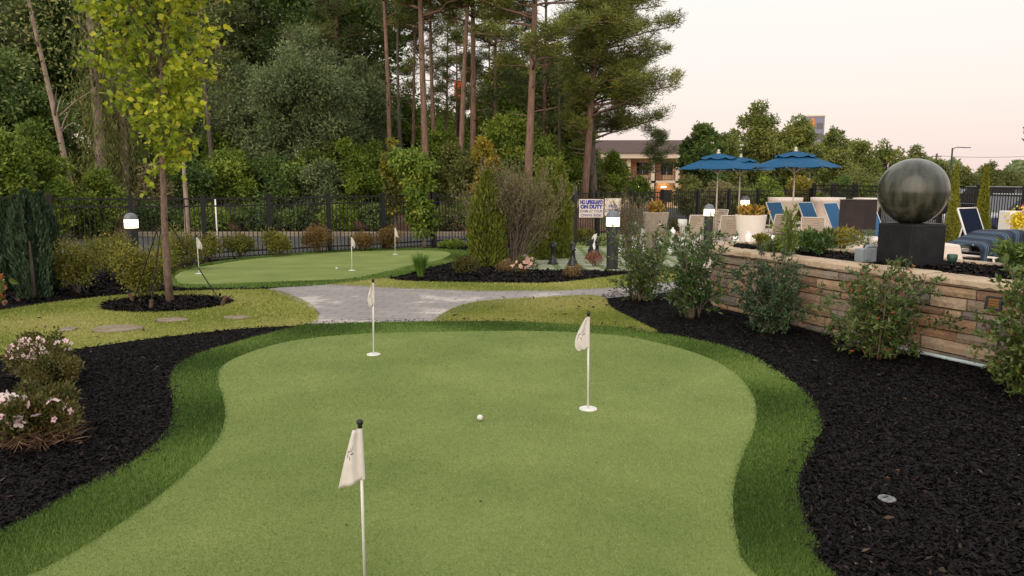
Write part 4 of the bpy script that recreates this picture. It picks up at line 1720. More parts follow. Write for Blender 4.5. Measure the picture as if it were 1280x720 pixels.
def azalea(px, py, top, half, label, nf, fs_, flo, nl=5200, straw=500, fz=(.6, 1.0)):
    t = shrub(px, py, top, half, f_azalea, nl, .032, .016, label, 'azalea', 'azalea_bush', 'azaleas in the left mulch bed', wc=.4)
    y = t.location.y
    r = half * y / F
    h = atY(px, top, y)[1] - t.location.z
    for i in range(nf):
        a = -1.57 + rng.normal() * 1.15
        q = rng.random()
        zz = h * (fz[0] + (fz[1] - fz[0]) * rng.random())
        rr = r * math.sqrt(max(.05, 1 - ((zz / h - .45) / .6) ** 2)) * (.9 + .28 * q)
        flower(t, (math.cos(a) * rr, math.sin(a) * rr * .8, zz), fs_ * (.7 + .5 * rng.random()), rng.random())
    if straw:
        n = straw
        a = rng.random(n) * 6.28
        rr = r * (.3 + .6 * rng.random(n))
        P_ = np.stack([np.cos(a) * rr, np.sin(a) * rr * .8, h * (.04 + .28 * rng.random(n) ** 1.5)], 1)
        D = np.stack([np.cos(a + rng.normal(size=n)), np.sin(a + rng.normal(size=n)), .5 * rng.normal(size=n)], 1)
        o = leaves('dry_stems', P_, D, .12 * (.5 + rng.random(n)), .006, f_straw, t, rng.random(n))
    return t


azalea(54, 470, 420, 36, 'azalea bush with many small pink blooms at the lawn edge', 60, .025, .5, straw=250, fz=(.5, 1.0))
azalea(46, 552, 488, 52, 'nearest azalea bush with large pink flowers and dry brown lower stems', 26, .034, .5, 6500, 900, fz=(.35, .98))
shrub(64, 486, 446, 36, f_azalea, 3400, .032, .016, 'green azalea bush without blooms between the two flowering ones', 'azalea', 'azalea_bush', 'azaleas in the left mulch bed', wc=.4)
x, y = gp(-8, 386)
lp = thing('broad_leaf_plant', (x, y, g(x, y)), 'plant with red brown and green broad leaves at the left photo edge', 'plant')
P_ = np.stack([rng.normal(size=60) * .1, rng.normal(size=60) * .1, .06 + .38 * rng.random(60)], 1)
leaves('foliage', P_, rvec(60) + np.array([.25, -.2, .4]), .15, .08, f_turn, lp, np.where(rng.random(60) < .4, .74 + .08 * rng.random(60), .45), 'broad')
MB().tube([(0, 0, -.02), (.02, 0, .3)], .008, 5).build('stems', k_twig, lp)

# ------------------------------------------------------------------ centre bed
columnar(610, 326, 216, 22, f_thuja, 9000, .11, .03, 'yellow green upright conifer left behind the bare twiggy shrub', 'conifer', 'upright_conifer', 'conifers behind the twiggy shrub', Y=15.8, wide=.4, tip=.6)
columnar(676, 316, 210, 22, f_thuja, 8000, .11, .03, 'upright conifer showing through the middle of the twiggy shrub', 'conifer', 'upright_conifer', 'conifers behind the twiggy shrub', Y=18.2, wide=.4, tip=.6)
columnar(699, 312, 208, 16, f_thuja, 8000, .11, .03, 'slim green upright conifer left of the lifeguard sign', 'conifer', 'upright_conifer', 'conifers behind the twiggy shrub', Y=18.4, wide=.45, tip=.6)
twiggy(645, 333, 198, 66, 'large bare twiggy vase shaped shrub in the centre bed', 44, f_vine, nleaf=5000)
twiggy(604, 328, 205, 34, 'smaller brown twiggy shrub left of the large bare one', 9, f_vine, Y=16.4, nleaf=1500)
twiggy(786, 318, 238, 34, 'thin bare shrub tangled in front of the fence, right of the signs', 18, f_vine, Y=19.5, nleaf=1500)
shrub(584, 344, 318, 20, f_azalea, 2400, .04, .02, 'low olive shrub at the left of the centre bed', wc=.4)
shrub(634, 341, 326, 16, f_rust, 900, .035, .016, 'tiny brown shrub beneath the bare twiggy shrub', wc=.4)
t = shrub(655, 343, 322, 18, f_azalea, 1300, .04, .02, 'low shrub covered in pale peach blossoms in the centre bed', 'flowering shrub', 'flowering_shrub')
for i in range(20):
    a = rng.random() * 6.28
    flower(t, (math.cos(a) * .26 * rng.random() ** .5, math.sin(a) * .2 - .05, .12 + .2 * rng.random()), .04 * (.8 + .5 * rng.random()), rng.random(), f_peach)
shrub(716, 348, 331, 16, f_rust, 1100, .035, .015, 'low rust brown shrub right of the peach blossoms', wc=.3)
shrub(744, 334, 315, 12, leafmat('coral_leaves', [(.15, .06, .04), (.3, .12, .08), (.4, .2, .13)]), 900, .035, .02, 'small coral red shrub at the foot of the dark bollard', wc=.3)
x, y = gp(526, 348)
gt = thing('grass_tuft', (x, y, g(x, y)), 'bright green tuft of ornamental grass beside the far green', 'ornamental grass')
n = 260
a = rng.random(n) * 6.28
sp_w = rng.random(n)
V, Fc, vv = [], [], []
for i in range(n):
    d = Vector((math.cos(a[i]), math.sin(a[i]), 0))
    sdv = Vector((-d.y, d.x, 0)) * .006
    b = d * .05 * rng.random()
    ln = .3 + .22 * rng.random()
    o_ = .08 + .42 * sp_w[i]
    q = [b, b + d * ln * .35 * o_ + Vector((0, 0, ln * .55)), b + d * ln * .8 * o_ + Vector((0, 0, ln * .85)), b + d * ln * 1.3 * o_ + Vector((0, 0, ln * (.95 - .3 * o_)))]
    k0 = len(V)
    for j, p in enumerate(q):
        w = (1, .9, .6, .1)[j]
        V += [tuple(p - sdv * w), tuple(p + sdv * w)]
    for j in range(3):
        Fc.append((k0 + 2 * j, k0 + 2 * j + 1, k0 + 2 * j + 3, k0 + 2 * j + 2))
    vv += [rng.random()] * 8
npmesh('blades', np.array(V), np.array(Fc), f_grass, gt, np.array(vv))
MB().tube([(-.02, 0, .2), (-.07, 0, .62)], .003, 4).build('seed_stalk', k_twig, gt)

for px, py, top, half, mm, lab in ((566, 312, 300, 24, f_bright, 'low bright green plants at the right end of the far green'),
                                   (728, 302, 286, 18, f_gold, 'low yellow green shrub under the lifeguard sign')):
    shrub(px, py, top, half, mm, 1800, .06, .025, lab, wc=.4)
for px, py, half, lab in ((786, 292, 16, 'pink flowering ground shrub right of the signs'), (841, 288, 12, 'pink flowering shrub beside the tapered stone planter')):
    t = shrub(px, py + 6, py - 14, half, f_azalea, 900, .06, .03, lab, 'flowering shrub', 'flowering_shrub', Y=21.8)
    for i in range(16):
        a = rng.random() * 6.28
        flower(t, (math.cos(a) * .3 * rng.random(), math.sin(a) * .25 - .1, .12 + .28 * rng.random()), .06, rng.random(), f_peach)

# ------------------------------------------------------------------ right mulch bed and planter shrubs
stemmy(803, 376, 284, 38, f_lance2, 'leafy dark green shrub at the left end of the right mulch bed', 28, 4600, .052, .02, low=.08)
stemmy(866, 398, 277, 40, f_lance, 'tall leggy shrub with bare canes at the wall corner', 28, 4600, .058, .021, low=.3)
stemmy(962, 414, 312, 44, f_blue, 'bluish green shrub with reddish canes before the stone wall', 30, 7200, .05, .018, low=.22, lowbush=.4)
stemmy(1096, 447, 328, 58, f_turn, 'shrub with scattered red leaves in front of the black pedestal', 30, 6000, .052, .021, red=.035, low=.15)
stemmy(1288, 492, 338, 58, f_turn, 'shrub with glossy leaves and a few red ones at the right photo edge', 30, 6000, .056, .025, red=.012, low=.12)
gpn = 'plants inside the raised planter'
x, y = inpl(985, 322)
stemmy(984, 322, 256, 16, f_bright, 'tall thin light green plant in the raised planter', 7, 520, .075, .02, Y=y, z=PB, low=.2, group=gpn, lowbush=0)
shrub(1022, 318, 289, 30, f_lance, 2600, .05, .024, 'rounded dark green shrub inside the raised planter', group=gpn, Y=9.2, z=PB)
shrub(1052, 312, 282, 24, f_yellow, 1800, .045, .022, 'yellow leaved shrub behind the rounded dark one in the planter', group=gpn, Y=9.75, z=PB, wc=.4)
shrub(952, 309, 297, 12, f_gold, 900, .045, .02, 'small grassy plant at the left end of the raised planter', group=gpn, Y=10.4, z=PB)
stemmy(966, 330, 292, 18, f_lance2, 'low sprawling green plant at the front edge of the planter', 8, 500, .06, .02, Y=9.2, z=PB, low=.1, group=gpn)
shrub(1274, 345, 304, 34, f_dark, 3000, .05, .024, 'dark shrub inside the planter at the right photo edge', group=gpn, Y=7.6, z=PB)
# sago palm
x, y = inpl(1084, 317)
sg = thing('sago_palm', (x, y, PB), 'small sago palm with arching fronds left of the black pedestal', 'palm', gpn)
MB().lathe([(.05, -.02), (.06, .05), (.05, .11), (.02, .13)], 10).build('trunk', k_grey, sg, True)
for i in range(13):
    a = i * 2.4
    el = .25 + .9 * rng.random()
    ln = .42 + .1 * rng.random()
    fr_ = MB()
    fr_.cur = rng.random()
    d = Vector((math.cos(a), math.sin(a), 0))
    sdv = Vector((-d.y, d.x, 0))
    pts = [Vector((0, 0, .1)) + d * ln * f * math.cos(el * (1 - .5 * f)) + Vector((0, 0, ln * (math.sin(el) * f - .45 * f * f))) for f in np.linspace(0, 1, 14)]
    for j in range(2, 14):
        p = pts[j - 1]
        dr = (pts[j] - pts[j - 1]).normalized()
        lf = .10 * math.sin(3.0 * j / 14 + .15) + .015
        for sg_ in (-1, 1):
            e = p + (sdv * sg_ * .9 + dr * .55 + Vector((0, 0, .25))) * lf
            w = dr * .006
            fr_.add([p - w, p + w, e], [(0, 1, 2)])
    fr_.tube(pts, .003, 4)
    fr_.build('frond', f_lance2, sg)

# arborvitae by the right fence
ga = 'golden arborvitae before the right fence'
columnar(1190, 282, 204, 10, f_arb, 12000, .042, .018, 'golden green arborvitae partly hidden by the stone ball', 'conifer', 'arborvitae', ga, Y=15.5, wide=.18, tip=.95)
columnar(1226, 288, 205, 11.5, f_arb, 14000, .042, .018, 'golden green arborvitae standing behind the navy lounger', 'conifer', 'arborvitae', ga, Y=15.9, wide=.18, tip=.95)

# ================================================================== the wood behind the fence
def bl(px, Y, top, half, label, m, nl=9000, L=.2, **k):
    x = xat(px, Y, 200)
    z = g(x, Y)
    h = atY(px, top, Y)[1] - z
    return broadleaf(x, Y, h, label, m, rx=half * Y / F, nl=nl, L=L, Wd=k.pop('Wd', L * .55), **k)


wd = 'trees of the wood behind the fence'
# the tall dark backdrop
for px, Y, top, half, mm, lab in (
        (-70, 40, -150, 120, f_dark, 'dark tall broadleaf tree beyond the left photo edge'),
        (60, 44, -170, 120, f_dark, 'very dark tree behind the leaning pale trunk at far left'),
        (190, 46, -190, 120, f_dark, 'dark tall tree directly behind the young yellow tree'),
        (300, 48, -200, 110, f_dpine, 'tall dark tree behind the grey green evergreens'),
        (430, 46, -170, 90, f_dark, 'dark broadleaf tree left of the gap of sky'),
        (-10, 52, -200, 130, f_dark, 'darkest tall tree far back at the left photo edge'),
        (120, 54, -220, 120, f_dark, 'tall dark tree far behind the vine hung trunks'),
        (245, 56, -220, 110, f_dark, 'tall far tree behind the thin dark trunk'),
        (365, 56, -200, 100, f_dark, 'tall far tree behind the big grey green evergreen'),
        (505, 62, 105, 60, f_mid, 'low mid green tree closing the bottom of the sky gap'),
        (560, 66, 120, 56, f_mid, 'distant green tree beneath the orange sign in the gap'),
        (635, 50, 40, 46, f_mid, 'green broadleaf tree behind the thick vertical pine trunk'),
        (690, 52, 20, 56, f_olive, 'olive green tree behind the spreading pine')):
    bl(px, Y, top, half, lab, mm, 34000, .27, base=.08, group=wd, ncl=90, cr=.28, tr=.22)
# evergreen masses
bl(385, 31, 8, 84, 'big grey green evergreen with fine leaves, right of the young tree', f_grey, 42000, .15, base=.1, group=wd, ncl=110, cr=.22, Wd=.055, wc=.45)
bl(310, 33, 60, 60, 'dark grey green evergreen left of the big one', f_grey, 24000, .16, base=.08, group=wd, ncl=70, cr=.26, Wd=.06)
bl(455, 35, 40, 48, 'dark evergreen leaning toward the slanting pine trunk', f_grey, 20000, .16, base=.12, group=wd, ncl=70, cr=.25, Wd=.06)
bl(20, 29, 45, 70, 'dark broadleaf tree at the left photo edge', f_dark, 26000, .16, base=.1, group=wd, ncl=80, cr=.27)
bl(245, 34, 60, 46, 'dark slim tree between the young tree and the evergreens', f_dark, 14000, .17, base=.15, group=wd, ncl=50)
bl(170, 36, 20, 60, 'dark olive tree behind the hanging vines', f_olive, 12000, .18, base=.12, group=wd, ncl=50, wc=.7)
bl(640, 34, 118, 40, 'bushy green tree behind the twiggy shrub', f_mid, 14000, .16, base=.05, group=wd, ncl=60)
bl(700, 38, 150, 34, 'green undergrowth tree left of the twin spreading pine trunks', f_mid, 10000, .16, base=.05, group=wd, ncl=50)
bl(766, 42, 184, 27, 'small dark green tree in front of the motel', f_mid, 9000, .16, base=.1, group=wd, ncl=45)
bl(560, 40, 150, 34, 'dark green tree between the two pairs of pine trunks', f_mid, 9000, .17, base=.05, group=wd, ncl=45)

# undergrowth behind the fence
ug = 'bushes just behind the fence'
for px, Y, top, half, mm, n, lab in (
        (-5, 22, 120, 40, f_mid, 9000, 'green leafy bush behind the yews at the left photo edge'),
        (48, 24, 128, 38, f_mid, 9000, 'green bush with light leaves at far left behind the fence'),
        (122, 25, 204, 34, f_bright, 6000, 'bright green bush behind the fence left of the bollard lamp'),
        (72, 23, 205, 20, f_bright, 3500, 'small fresh green bush behind the fence above the pale utility box'),
        (190, 27, 196, 28, f_vine, 4000, 'brownish bush behind the young tree trunk'),
        (240, 28, 175, 30, f_dark, 6000, 'dark bush right of the young tree behind the fence'),
        (290, 29, 168, 36, f_mid, 7000, 'green bush under the left evergreen'),
        (345, 29, 176, 36, f_dark, 7000, 'dark green bush under the big evergreen'),
        (400, 29, 186, 30, f_grey, 6000, 'grey green bush under the right side of the big evergreen'),
        (440, 29.5, 150, 30, f_bright, 8000, 'yellow green bush left of the slanting pine'),
        (512, 31, 170, 26, f_mid, 6000, 'green bush behind the ivy covered tree'),
        (566, 32, 165, 26, f_olive, 6000, 'olive bush under the leaning pine pair'),
        (604, 30, 140, 20, f_yellow, 4500, 'bright yellow leaved bush right of the leaning pine pair'),
        (690, 33, 190, 26, f_bright, 6000, 'light green bush behind the slim conifer'),
        (862, 36, 215, 20, f_olive, 5000, 'olive brown bush behind the left umbrella pole'),
        (905, 33, 215, 26, f_vine, 5000, 'tan dry bush between the two left umbrella poles'),
        (958, 34, 210, 26, f_mid, 5000, 'green bush beneath the right umbrella'),
        (1002, 35, 214, 26, f_yellow, 4500, 'yellow bush behind the right umbrella pole')):
    bl(px, Y, top, half, lab, mm, n, .13, base=.02, group=ug, ncl=40, cr=.3, tr=.05, name='bush', cat='bush', limbs=10, wc=.5)

# second, taller row of undergrowth that hides the feet of the pines
for px, Y, top, half, mm, n, lab in (
        (15, 31, 90, 46, f_mid, 9000, 'tall green thicket at far left between the dark tree and the leaning trunk'),
        (85, 30, 140, 40, f_olive, 7000, 'olive thicket at the foot of the leaning pale trunk'),
        (160, 31, 150, 44, f_mid, 8000, 'green thicket behind the vine hung trunks'),
        (215, 31, 120, 36, f_olive, 7000, 'olive thicket right behind the young tree crown'),
        (275, 32, 140, 40, f_mid, 8000, 'green thicket around the thin dark trunk'),
        (335, 30.5, 150, 44, f_grey, 9000, 'grey green thicket under the left evergreen'),
        (395, 30, 165, 42, f_mid, 8000, 'mid green thicket below the big evergreen'),
        (430, 30.5, 130, 34, f_olive, 8000, 'olive green thicket left of the yellow green bush'),
        (470, 31, 165, 30, f_bright, 7000, 'yellow green thicket at the foot of the slanting pine'),
        (545, 33.5, 150, 34, f_mid, 8000, 'green thicket behind the thick straight pines'),
        (585, 31.5, 172, 30, f_olive, 6000, 'olive thicket at the feet of the leaning pine pair'),
        (625, 32, 130, 34, f_bright, 8000, 'fresh green thicket left of the pine above the twiggy shrub'),
        (675, 33, 150, 34, f_mid, 8000, 'green thicket right of the pine above the twiggy shrub'),
        (728, 45, 150, 26, f_mid, 8000, 'green tree between the spreading pine trunks and the motel'),
        (748, 40, 205, 20, f_olive, 4500, 'olive bush in front of the left end of the motel'),
        (800, 44, 214, 20, f_mid, 4000, 'low green bush at the foot of the motel')):
    bl(px, Y, top, half, lab, mm, n, .14, base=.02, group='thickets in the wood', ncl=70, cr=.24, tr=.05, name='thicket', cat='thicket', limbs=10, wc=.6)
# low growth on the straw bank
for px, Y, h_, half, mm, lab in ((20, 24.2, 1.5, 60, f_dark, 'dark low bush behind the fence at the far left'), (110, 25.0, 1.0, 40, f_olive, 'low olive bush behind the fence near the bollard lamp'),
                             (200, 26.4, 1.3, 44, f_dark, 'dark low bush behind the fence at the young tree'), (262, 26.2, 1.1, 34, f_mid, 'low green bush behind the white pole'),
                             (318, 27, 1.2, 36, f_dark, 'dark low bush behind the second fence bay from the white pole'), (372, 27.4, 1.0, 26, f_dark, 'small dark bush behind the fence left of the rusty shrub'),
                             (424, 26.6, 1.2, 26, f_mid, 'low green bush behind the fence, right of the middle far flag'), (472, 27.2, 1.1, 24, f_dark, 'dark bush behind the fence at the furthest flag'),
                             (552, 27, 1.0, 18, f_olive, 'low olive bush behind the fence right of the ivy tree'), (585, 27.6, 1.2, 24, f_mid, 'low green bush behind the fence left of the twiggy shrub')):
    x = xat(px, Y, 280)
    broadleaf(x, Y, h_, lab, mm, rx=half * Y / F, ry=.8, base=.02, ncl=40, nl=4200, L=.12, Wd=.06, tr=.03, cr=.42, limbs=8, group='low bushes on the bank', name='bush', cat='bush')

# vines and thin trunks
def trunk_tree(px, Y, top, leanpx, tr, label, bk, name='thin_tree', leafm=None, nl=0, hang=False, span=(.3, 1.0), rad=.5):
    x = xat(px, Y, 250)
    z = g(x, Y)
    h = atY(px, top, Y)[1] - z
    t = thing(name, (x, Y, z - .03), label, 'tree', wd)
    lx = leanpx * Y / F
    tb = MB()
    pts = [Vector((lx * s + .04 * h * .1 * math.sin(5 * s), 0, h * s - (.1 if s == 0 else 0))) for s in np.linspace(0, 1, 9)]
    tb.tube(pts, [tr * (1.15 - .7 * i / 8) for i in range(9)], 8)
    for i in range(9 if top < 100 else 0):
        s = .35 + .6 * rng.random()
        p = Vector((lx * s, 0, h * s))
        a = rng.random() * 6.28
        e = p + Vector((math.cos(a) * .9, math.sin(a) * .9, .8)) * (.5 + .9 * rng.random())
        tb.tube([p, p.lerp(e, .5) + Vector((0, 0, .1)), e], [tr * .3, tr * .2, tr * .08], 5)
    tb.build('trunk', bk, t, True)
    if nl:
        s = span[0] + (span[1] - span[0]) * rng.random(nl)
        off = rng.normal(size=(nl, 3)) * rad * .5
        P_ = np.stack([lx * s, np.zeros(nl), h * s], 1) + off
        P_[:, 2] = np.maximum(P_[:, 2], .05)
        D = rvec(nl) * .6 + np.array([0, 0, -1.0 if hang else .1])
        leaves('vine_leaves' if hang else 'crown', P_, D, (.28 if hang else .16) * (.6 + .7 * rng.random(nl)), .04 if hang else .085, leafm, t, rng.random(nl))
    return t


trunk_tree(97, 25.5, -60, -44, .10, 'pale slender trunk leaning left near the left photo edge', k_pale, leafm=f_olive, nl=900, span=(.6, 1), rad=1.6)
trunk_tree(128, 28, -60, 4, .20, 'trunk wrapped in hanging dry vines left of the young tree', k_pale, leafm=f_olive, nl=3200, hang=True, span=(.02, .8), rad=.8)
trunk_tree(158, 29, -40, 6, .12, 'second vine hung trunk close behind the young tree', k_pale, leafm=f_vine, nl=1800, hang=True, span=(.05, .7), rad=.7)
trunk_tree(268, 31, -30, -6, .11, 'thin dark trunk just right of the young tree crown', k_grey, leafm=f_olive, nl=1500, span=(.45, 1), rad=1.7)
trunk_tree(40, 30, -60, -50, .08, 'thin bare leaning trunk in the upper left corner', k_grey, leafm=f_vine, nl=700, span=(.5, 1), rad=1.6)
trunk_tree(232, 23, 200, 1, .10, 'pale stump like trunk behind the fence right of the young tree', k_pale)
trunk_tree(698, 37, 121, 1, .11, 'straight bare grey trunk ending below the pine boughs', k_grey, name='bare_trunk')

# ivy covered small tree inside the fence
x, y = gp(530, 309)
z = g(x, y)
h = atY(522, 190, y)[1] - z
iv = thing('ivy_covered_tree', (x, y, z), 'small tree smothered in green and yellow leaves in front of the fence', 'tree')
MB().tube([(0, 0, -.05), (.0, 0, .25), (-.05, 0, .6), (-.12, 0, 1.4), (-.2, 0, h * .9)], [.055, .045, .045, .035, .01], 8).build('trunk', k_pale, iv, True)
C = np.array([(-.02 - .22 * s + .36 * rng.normal() * (.35 + .65 * s) * .8, .25 * rng.normal(), .45 + (h - .55) * s) for s in rng.random(46) ** .8])
P_, o, k = cloud(C, np.full(46, .24), 5200)
leaves('crown', P_, o * .5 + rvec(5200) * .5 + np.array([0, 0, -.5]), .10 * (.6 + .7 * rng.random(5200)), .07, f_bright, iv, clump_v(k, 46, 5200, .5), 'broad')
# yellow leaved sapling behind the fence
bl(492, 25, 160, 15, 'narrow sapling of large yellow green leaves behind the fence', f_gold, 2600, .16, Wd=.11, base=.1, ncl=30, cr=.45, tr=.05, group=wd)

# pines
pn = 'pine trees of the wood'
def pi_(px, Y, toppx, tr, label, h=15, **k):
    x = xat(px, Y, 215)
    x2 = atY(toppx, 0, Y)[0]
    z0 = g(x, Y)
    zt = atY(toppx, 0, Y)[1]
    lean = (x2 - x) / (zt - z0) * h
    return pine(x, Y, h, label, tr=tr * .82, lean=(lean, 0), group=pn, **k)


pi_(487, 32, 474, .15, 'slender pine trunk slanting left, left of the sky gap', crown0=.60, reach=2.6)
pi_(505, 39, 505, .13, 'thin dark pine left of the thick straight pair', crown0=.6, reach=1.8, m=f_dpine, bk=k_grey)
pi_(534, 31.5, 528, .21, 'thickest straight pine trunk in the middle of the sky gap', crown0=.57, reach=3.2)
pi_(545, 35, 540, .15, 'straight pine trunk close right of the thickest one', crown0=.57, reach=2.6)
pi_(498, 58, 500, .15, 'sparse far pine at the left of the sky gap', crown0=.42, reach=2.4, h=17)
pi_(556, 56, 560, .15, 'sparse far pine left of the orange sign', crown0=.40, reach=2.4, h=17)
pi_(568, 50, 570, .12, 'thin pine standing just in front of the orange sign', crown0=.36, reach=1.8, h=14, puff=.34, limbn=3)
pi_(612, 58, 610, .15, 'sparse far pine right of the orange sign', crown0=.35, reach=2.6, h=17)
pi_(515, 44, 520, .14, 'far thin pine seen through the sky gap', crown0=.6, reach=2.0, m=f_dpine)
pi_(574, 32, 590, .17, 'pine trunk leaning right, crossing in front of the orange sign', crown0=.57, reach=2.8)
pi_(590, 33, 588, .20, 'vine clad pine trunk right of the leaning one', crown0=.54, reach=3.0)
pi_(618, 43, 620, .17, 'pine behind the yellow bush with dark crown', crown0=.35, reach=2.6, m=f_dpine)
pi_(658, 30.5, 667, .23, 'thick pine trunk above the bare twiggy shrub', crown0=.40, reach=3.2, h=15)
pi_(680, 41, 684, .16, 'dark slim pine right of the thick trunk', crown0=.28, reach=2.4, m=f_dpine)
pi_(270, 40, 268, .18, 'dark pine rising behind the evergreens', crown0=.35, reach=3.0, m=f_dpine)
pi_(420, 41, 424, .2, 'dark pine behind the big evergreen crown', crown0=.4, reach=3.0, m=f_dpine)
pi_(-30, 36, -20, .2, 'pine at the upper left photo corner', crown0=.4, reach=3.0, m=f_dpine)
pine(xat(729, 35.5, 215), 35.5, 14.5, 'left of the twin spreading pines whose boughs reach over the motel', crown0=.29, reach=3.7, nw=17, tr=.2, lean=(.35, 0), group=pn, m=f_pine, puff=.46, per=110,
     side=(0, 1.0), limbn=5)
pine(xat(744, 37.5, 215), 37.5, 15, 'right of the twin spreading pines with the longest right hand boughs', crown0=.25, reach=3.9, nw=19, tr=.21, lean=(.2, 0), group=pn, m=f_pine, puff=.46, per=110, bk=k_grey,
     side=(0, 1.25), limbn=5)
pine(xat(818, 46, 215), 46, 4.9, 'young thin trunked pine at the right end of the motel', crown0=.5, reach=1.3, nw=6, tr=.06, group=pn, m=f_dpine, puff=.36, per=60, stubs=0, bk=k_grey)

# ------------------------------------------------------------------ trees on the right
rt = 'roadside trees beyond the pool fence'
for px, Y, top, half, mm, n, lab in (
        (878, 42, 136, 36, f_dark, 15000, 'dark green round tree behind the left umbrella'),
        (905, 47, 150, 30, f_oak, 9000, 'yellowish green tree right behind the dark round one'),
        (945, 50, 112, 46, f_oak, 17000, 'tallest roadside tree, right of the dark round one'),
        (995, 50, 128, 36, f_oak, 12000, 'roadside tree directly above the right umbrella'),
        (1038, 54, 142, 34, f_oak, 11000, 'roadside tree hiding the tall blue building'),
        (1072, 56, 158, 30, f_oak, 9000, 'roadside tree between the right umbrella and the stone ball'),
        (1108, 58, 162, 32, f_oak, 10000, 'roadside tree left behind the top of the stone ball'),
        (1142, 60, 172, 28, f_olive, 8000, 'brown green roadside tree right behind the stone ball'),
        (1172, 66, 190, 24, f_olive, 6000, 'low olive tree left of the street lamp'),
        (1205, 68, 196, 26, f_olive, 6000, 'low olive tree right of the street lamp'),
        (1238, 72, 190, 18, f_olive, 4500, 'olive tree with sparse top above the golden arborvitae'),
        (1262, 74, 204, 30, f_olive, 6000, 'low olive tree at the right, above the parked cars'),
        (1310, 70, 206, 34, f_olive, 6000, 'low tree beyond the right photo edge')):
    bl(px, Y, top, half, lab, mm, n, .21, base=.04, group=rt, ncl=120, cr=.17, tr=.10, wc=.55, limbs=40)
for px, Y, top, half, mm, lab in ((1056, 35, 204, 16, f_dark, 'dark round shrub at the fence right of the umbrella'), (1086, 35, 224, 12, f_mid, 'dark green shrub left of the stone ball'),
                                  (975, 30.5, 232, 14, f_mid, 'green shrub above the first white bowl'), (1030, 31.5, 228, 12, f_mid, 'green shrub above the second white bowl'),
                                  (1070, 36, 196, 30, f_olive, 'olive shrubbery behind the third white bowl'), (930, 31, 226, 22, f_olive, 'dry olive shrub behind the lit lamp at the white planter')):
    bl(px, Y, top, half, lab, mm, 3500, .11, base=.03, group=ug, ncl=30, cr=.34, tr=.04, name='bush', cat='bush', limbs=8)
# plum tree reaching in at the right edge
x = xat(1330, 20, 180)
broadleaf(x, 20, 4.3, 'plum red tree reaching in at the right photo edge', f_plum, base=.55, rx=1.32, ncl=36, nl=3500, L=.10, Wd=.05, tr=.07, cr=.24, limbs=22)
# far line of trees: reads as one mass
n = 26000
px = rng.uniform(880, 1500, n)
Yd = rng.uniform(150, 170, n)
X = (px - 640) / F * Yd
top = 4.2 + 1.6 * np.sin(px * .05) + .9 * np.sin(px * .17 + 1)
P_ = np.stack([X, Yd, -1.4 + rng.random(n) ** .8 * (top + 1.4)], 1)
tl = leaves('far_trees', P_, rvec(n), .9, .6, f_grey, None, .5 + .4 * rng.random(n))
tag(tl, kind='stuff')
n = 20000
px = rng.uniform(-500, 700, n)
Yd = rng.uniform(75, 95, n)
X = (px - 640) / F * Yd
P_ = np.stack([X, Yd, -1.4 + rng.random(n) ** .8 * 5.5], 1)
tag(leaves('far_trees', P_, rvec(n), .7, .45, f_dark, None, rng.random(n)), kind='stuff')

# ================================================================== giant chess pieces
m_cwhite = mat('chess_white', (.78, .77, .75), .4, .4, .03)
m_cblack = mat('chess_black', (.012, .013, .015), .35, .5, .2)


def chess(px, py, hpx, kind, white, label, Y=None):
    x, y, z = base_of(px, py, Y, None)
    h = hpx * y / F * (1.28 if white else .98)
    r = h * .24
    base = [(r, 0), (r * 1.04, h * .05), (r * .95, h * .10), (r * .78, h * .13), (r * .82, h * .17), (r * .55, h * .24), (r * .42, h * .40)]
    if kind == 'pawn':
        pr = base + [(r * .38, h * .55), (r * .62, h * .6), (r * .4, h * .65)] + [(r * .58 * math.sin(a) + .001, h * .80 - h * .17 * math.cos(a)) for a in np.linspace(.5, 3.1, 9)]
    elif kind == 'rook':
        pr = base + [(r * .42, h * .68), (r * .72, h * .76), (r * .72, h * 1.0), (r * .5, h * 1.0), (r * .5, h * .92), (.001, h * .92)]
    elif kind == 'bishop':
        pr = base + [(r * .34, h * .58), (r * .6, h * .63), (r * .36, h * .67), (r * .52, h * .77), (r * .42, h * .88), (r * .14, h * .95), (r * .16, h * .98), (.001, h * 1.0)]
    elif kind == 'queen':
        pr = base + [(r * .32, h * .62), (r * .58, h * .67), (r * .36, h * .71), (r * .66, h * .92), (r * .5, h * .90), (r * .2, h * .95), (.001, h * 1.0)]
    elif kind == 'king':
        pr = base + [(r * .32, h * .60), (r * .58, h * .65), (r * .36, h * .69), (r * .56, h * .86), (r * .3, h * .90), (.001, h * .91)]
    else:
        pr = base[:6] + [(r * .6, h * .30), (.001, h * .31)]
    m = m_cwhite if white else m_cblack
    o = MB().lathe(pr, 18)
    if kind == 'king':
        o.box((0, 0, h * .95), (r * .14, r * .14, h * .12)).box((0, 0, h * .96), (r * .4, r * .13, h * .03))
    if kind == 'knight':
        prof = [(-.55, .28), (.55, .28), (.5, .45), (.35, .62), (.6, .78), (.55, .98), (.35, .88), (.0, .92), (-.55, .74), (-.78, .62), (-.7, .54), (-.35, .6), (-.12, .58), (-.45, .42)]
        pts = [(p * r, -.26 * r, q * h) for p, q in prof]
        o.extr(pts, (0, 0, 0), (0, .52 * r, 0))
    q = o.build('chess_piece', m, None, kind not in ('knight', 'king'), bevel=0 if kind not in ('knight', 'king') else .012)
    q.location = (x, y, z + .015)
    q.rotation_euler = (0, 0, random.uniform(-.5, .5))
    tag(q, label, 'chess piece', ('white' if white else 'black') + ' pieces of the giant chess set')


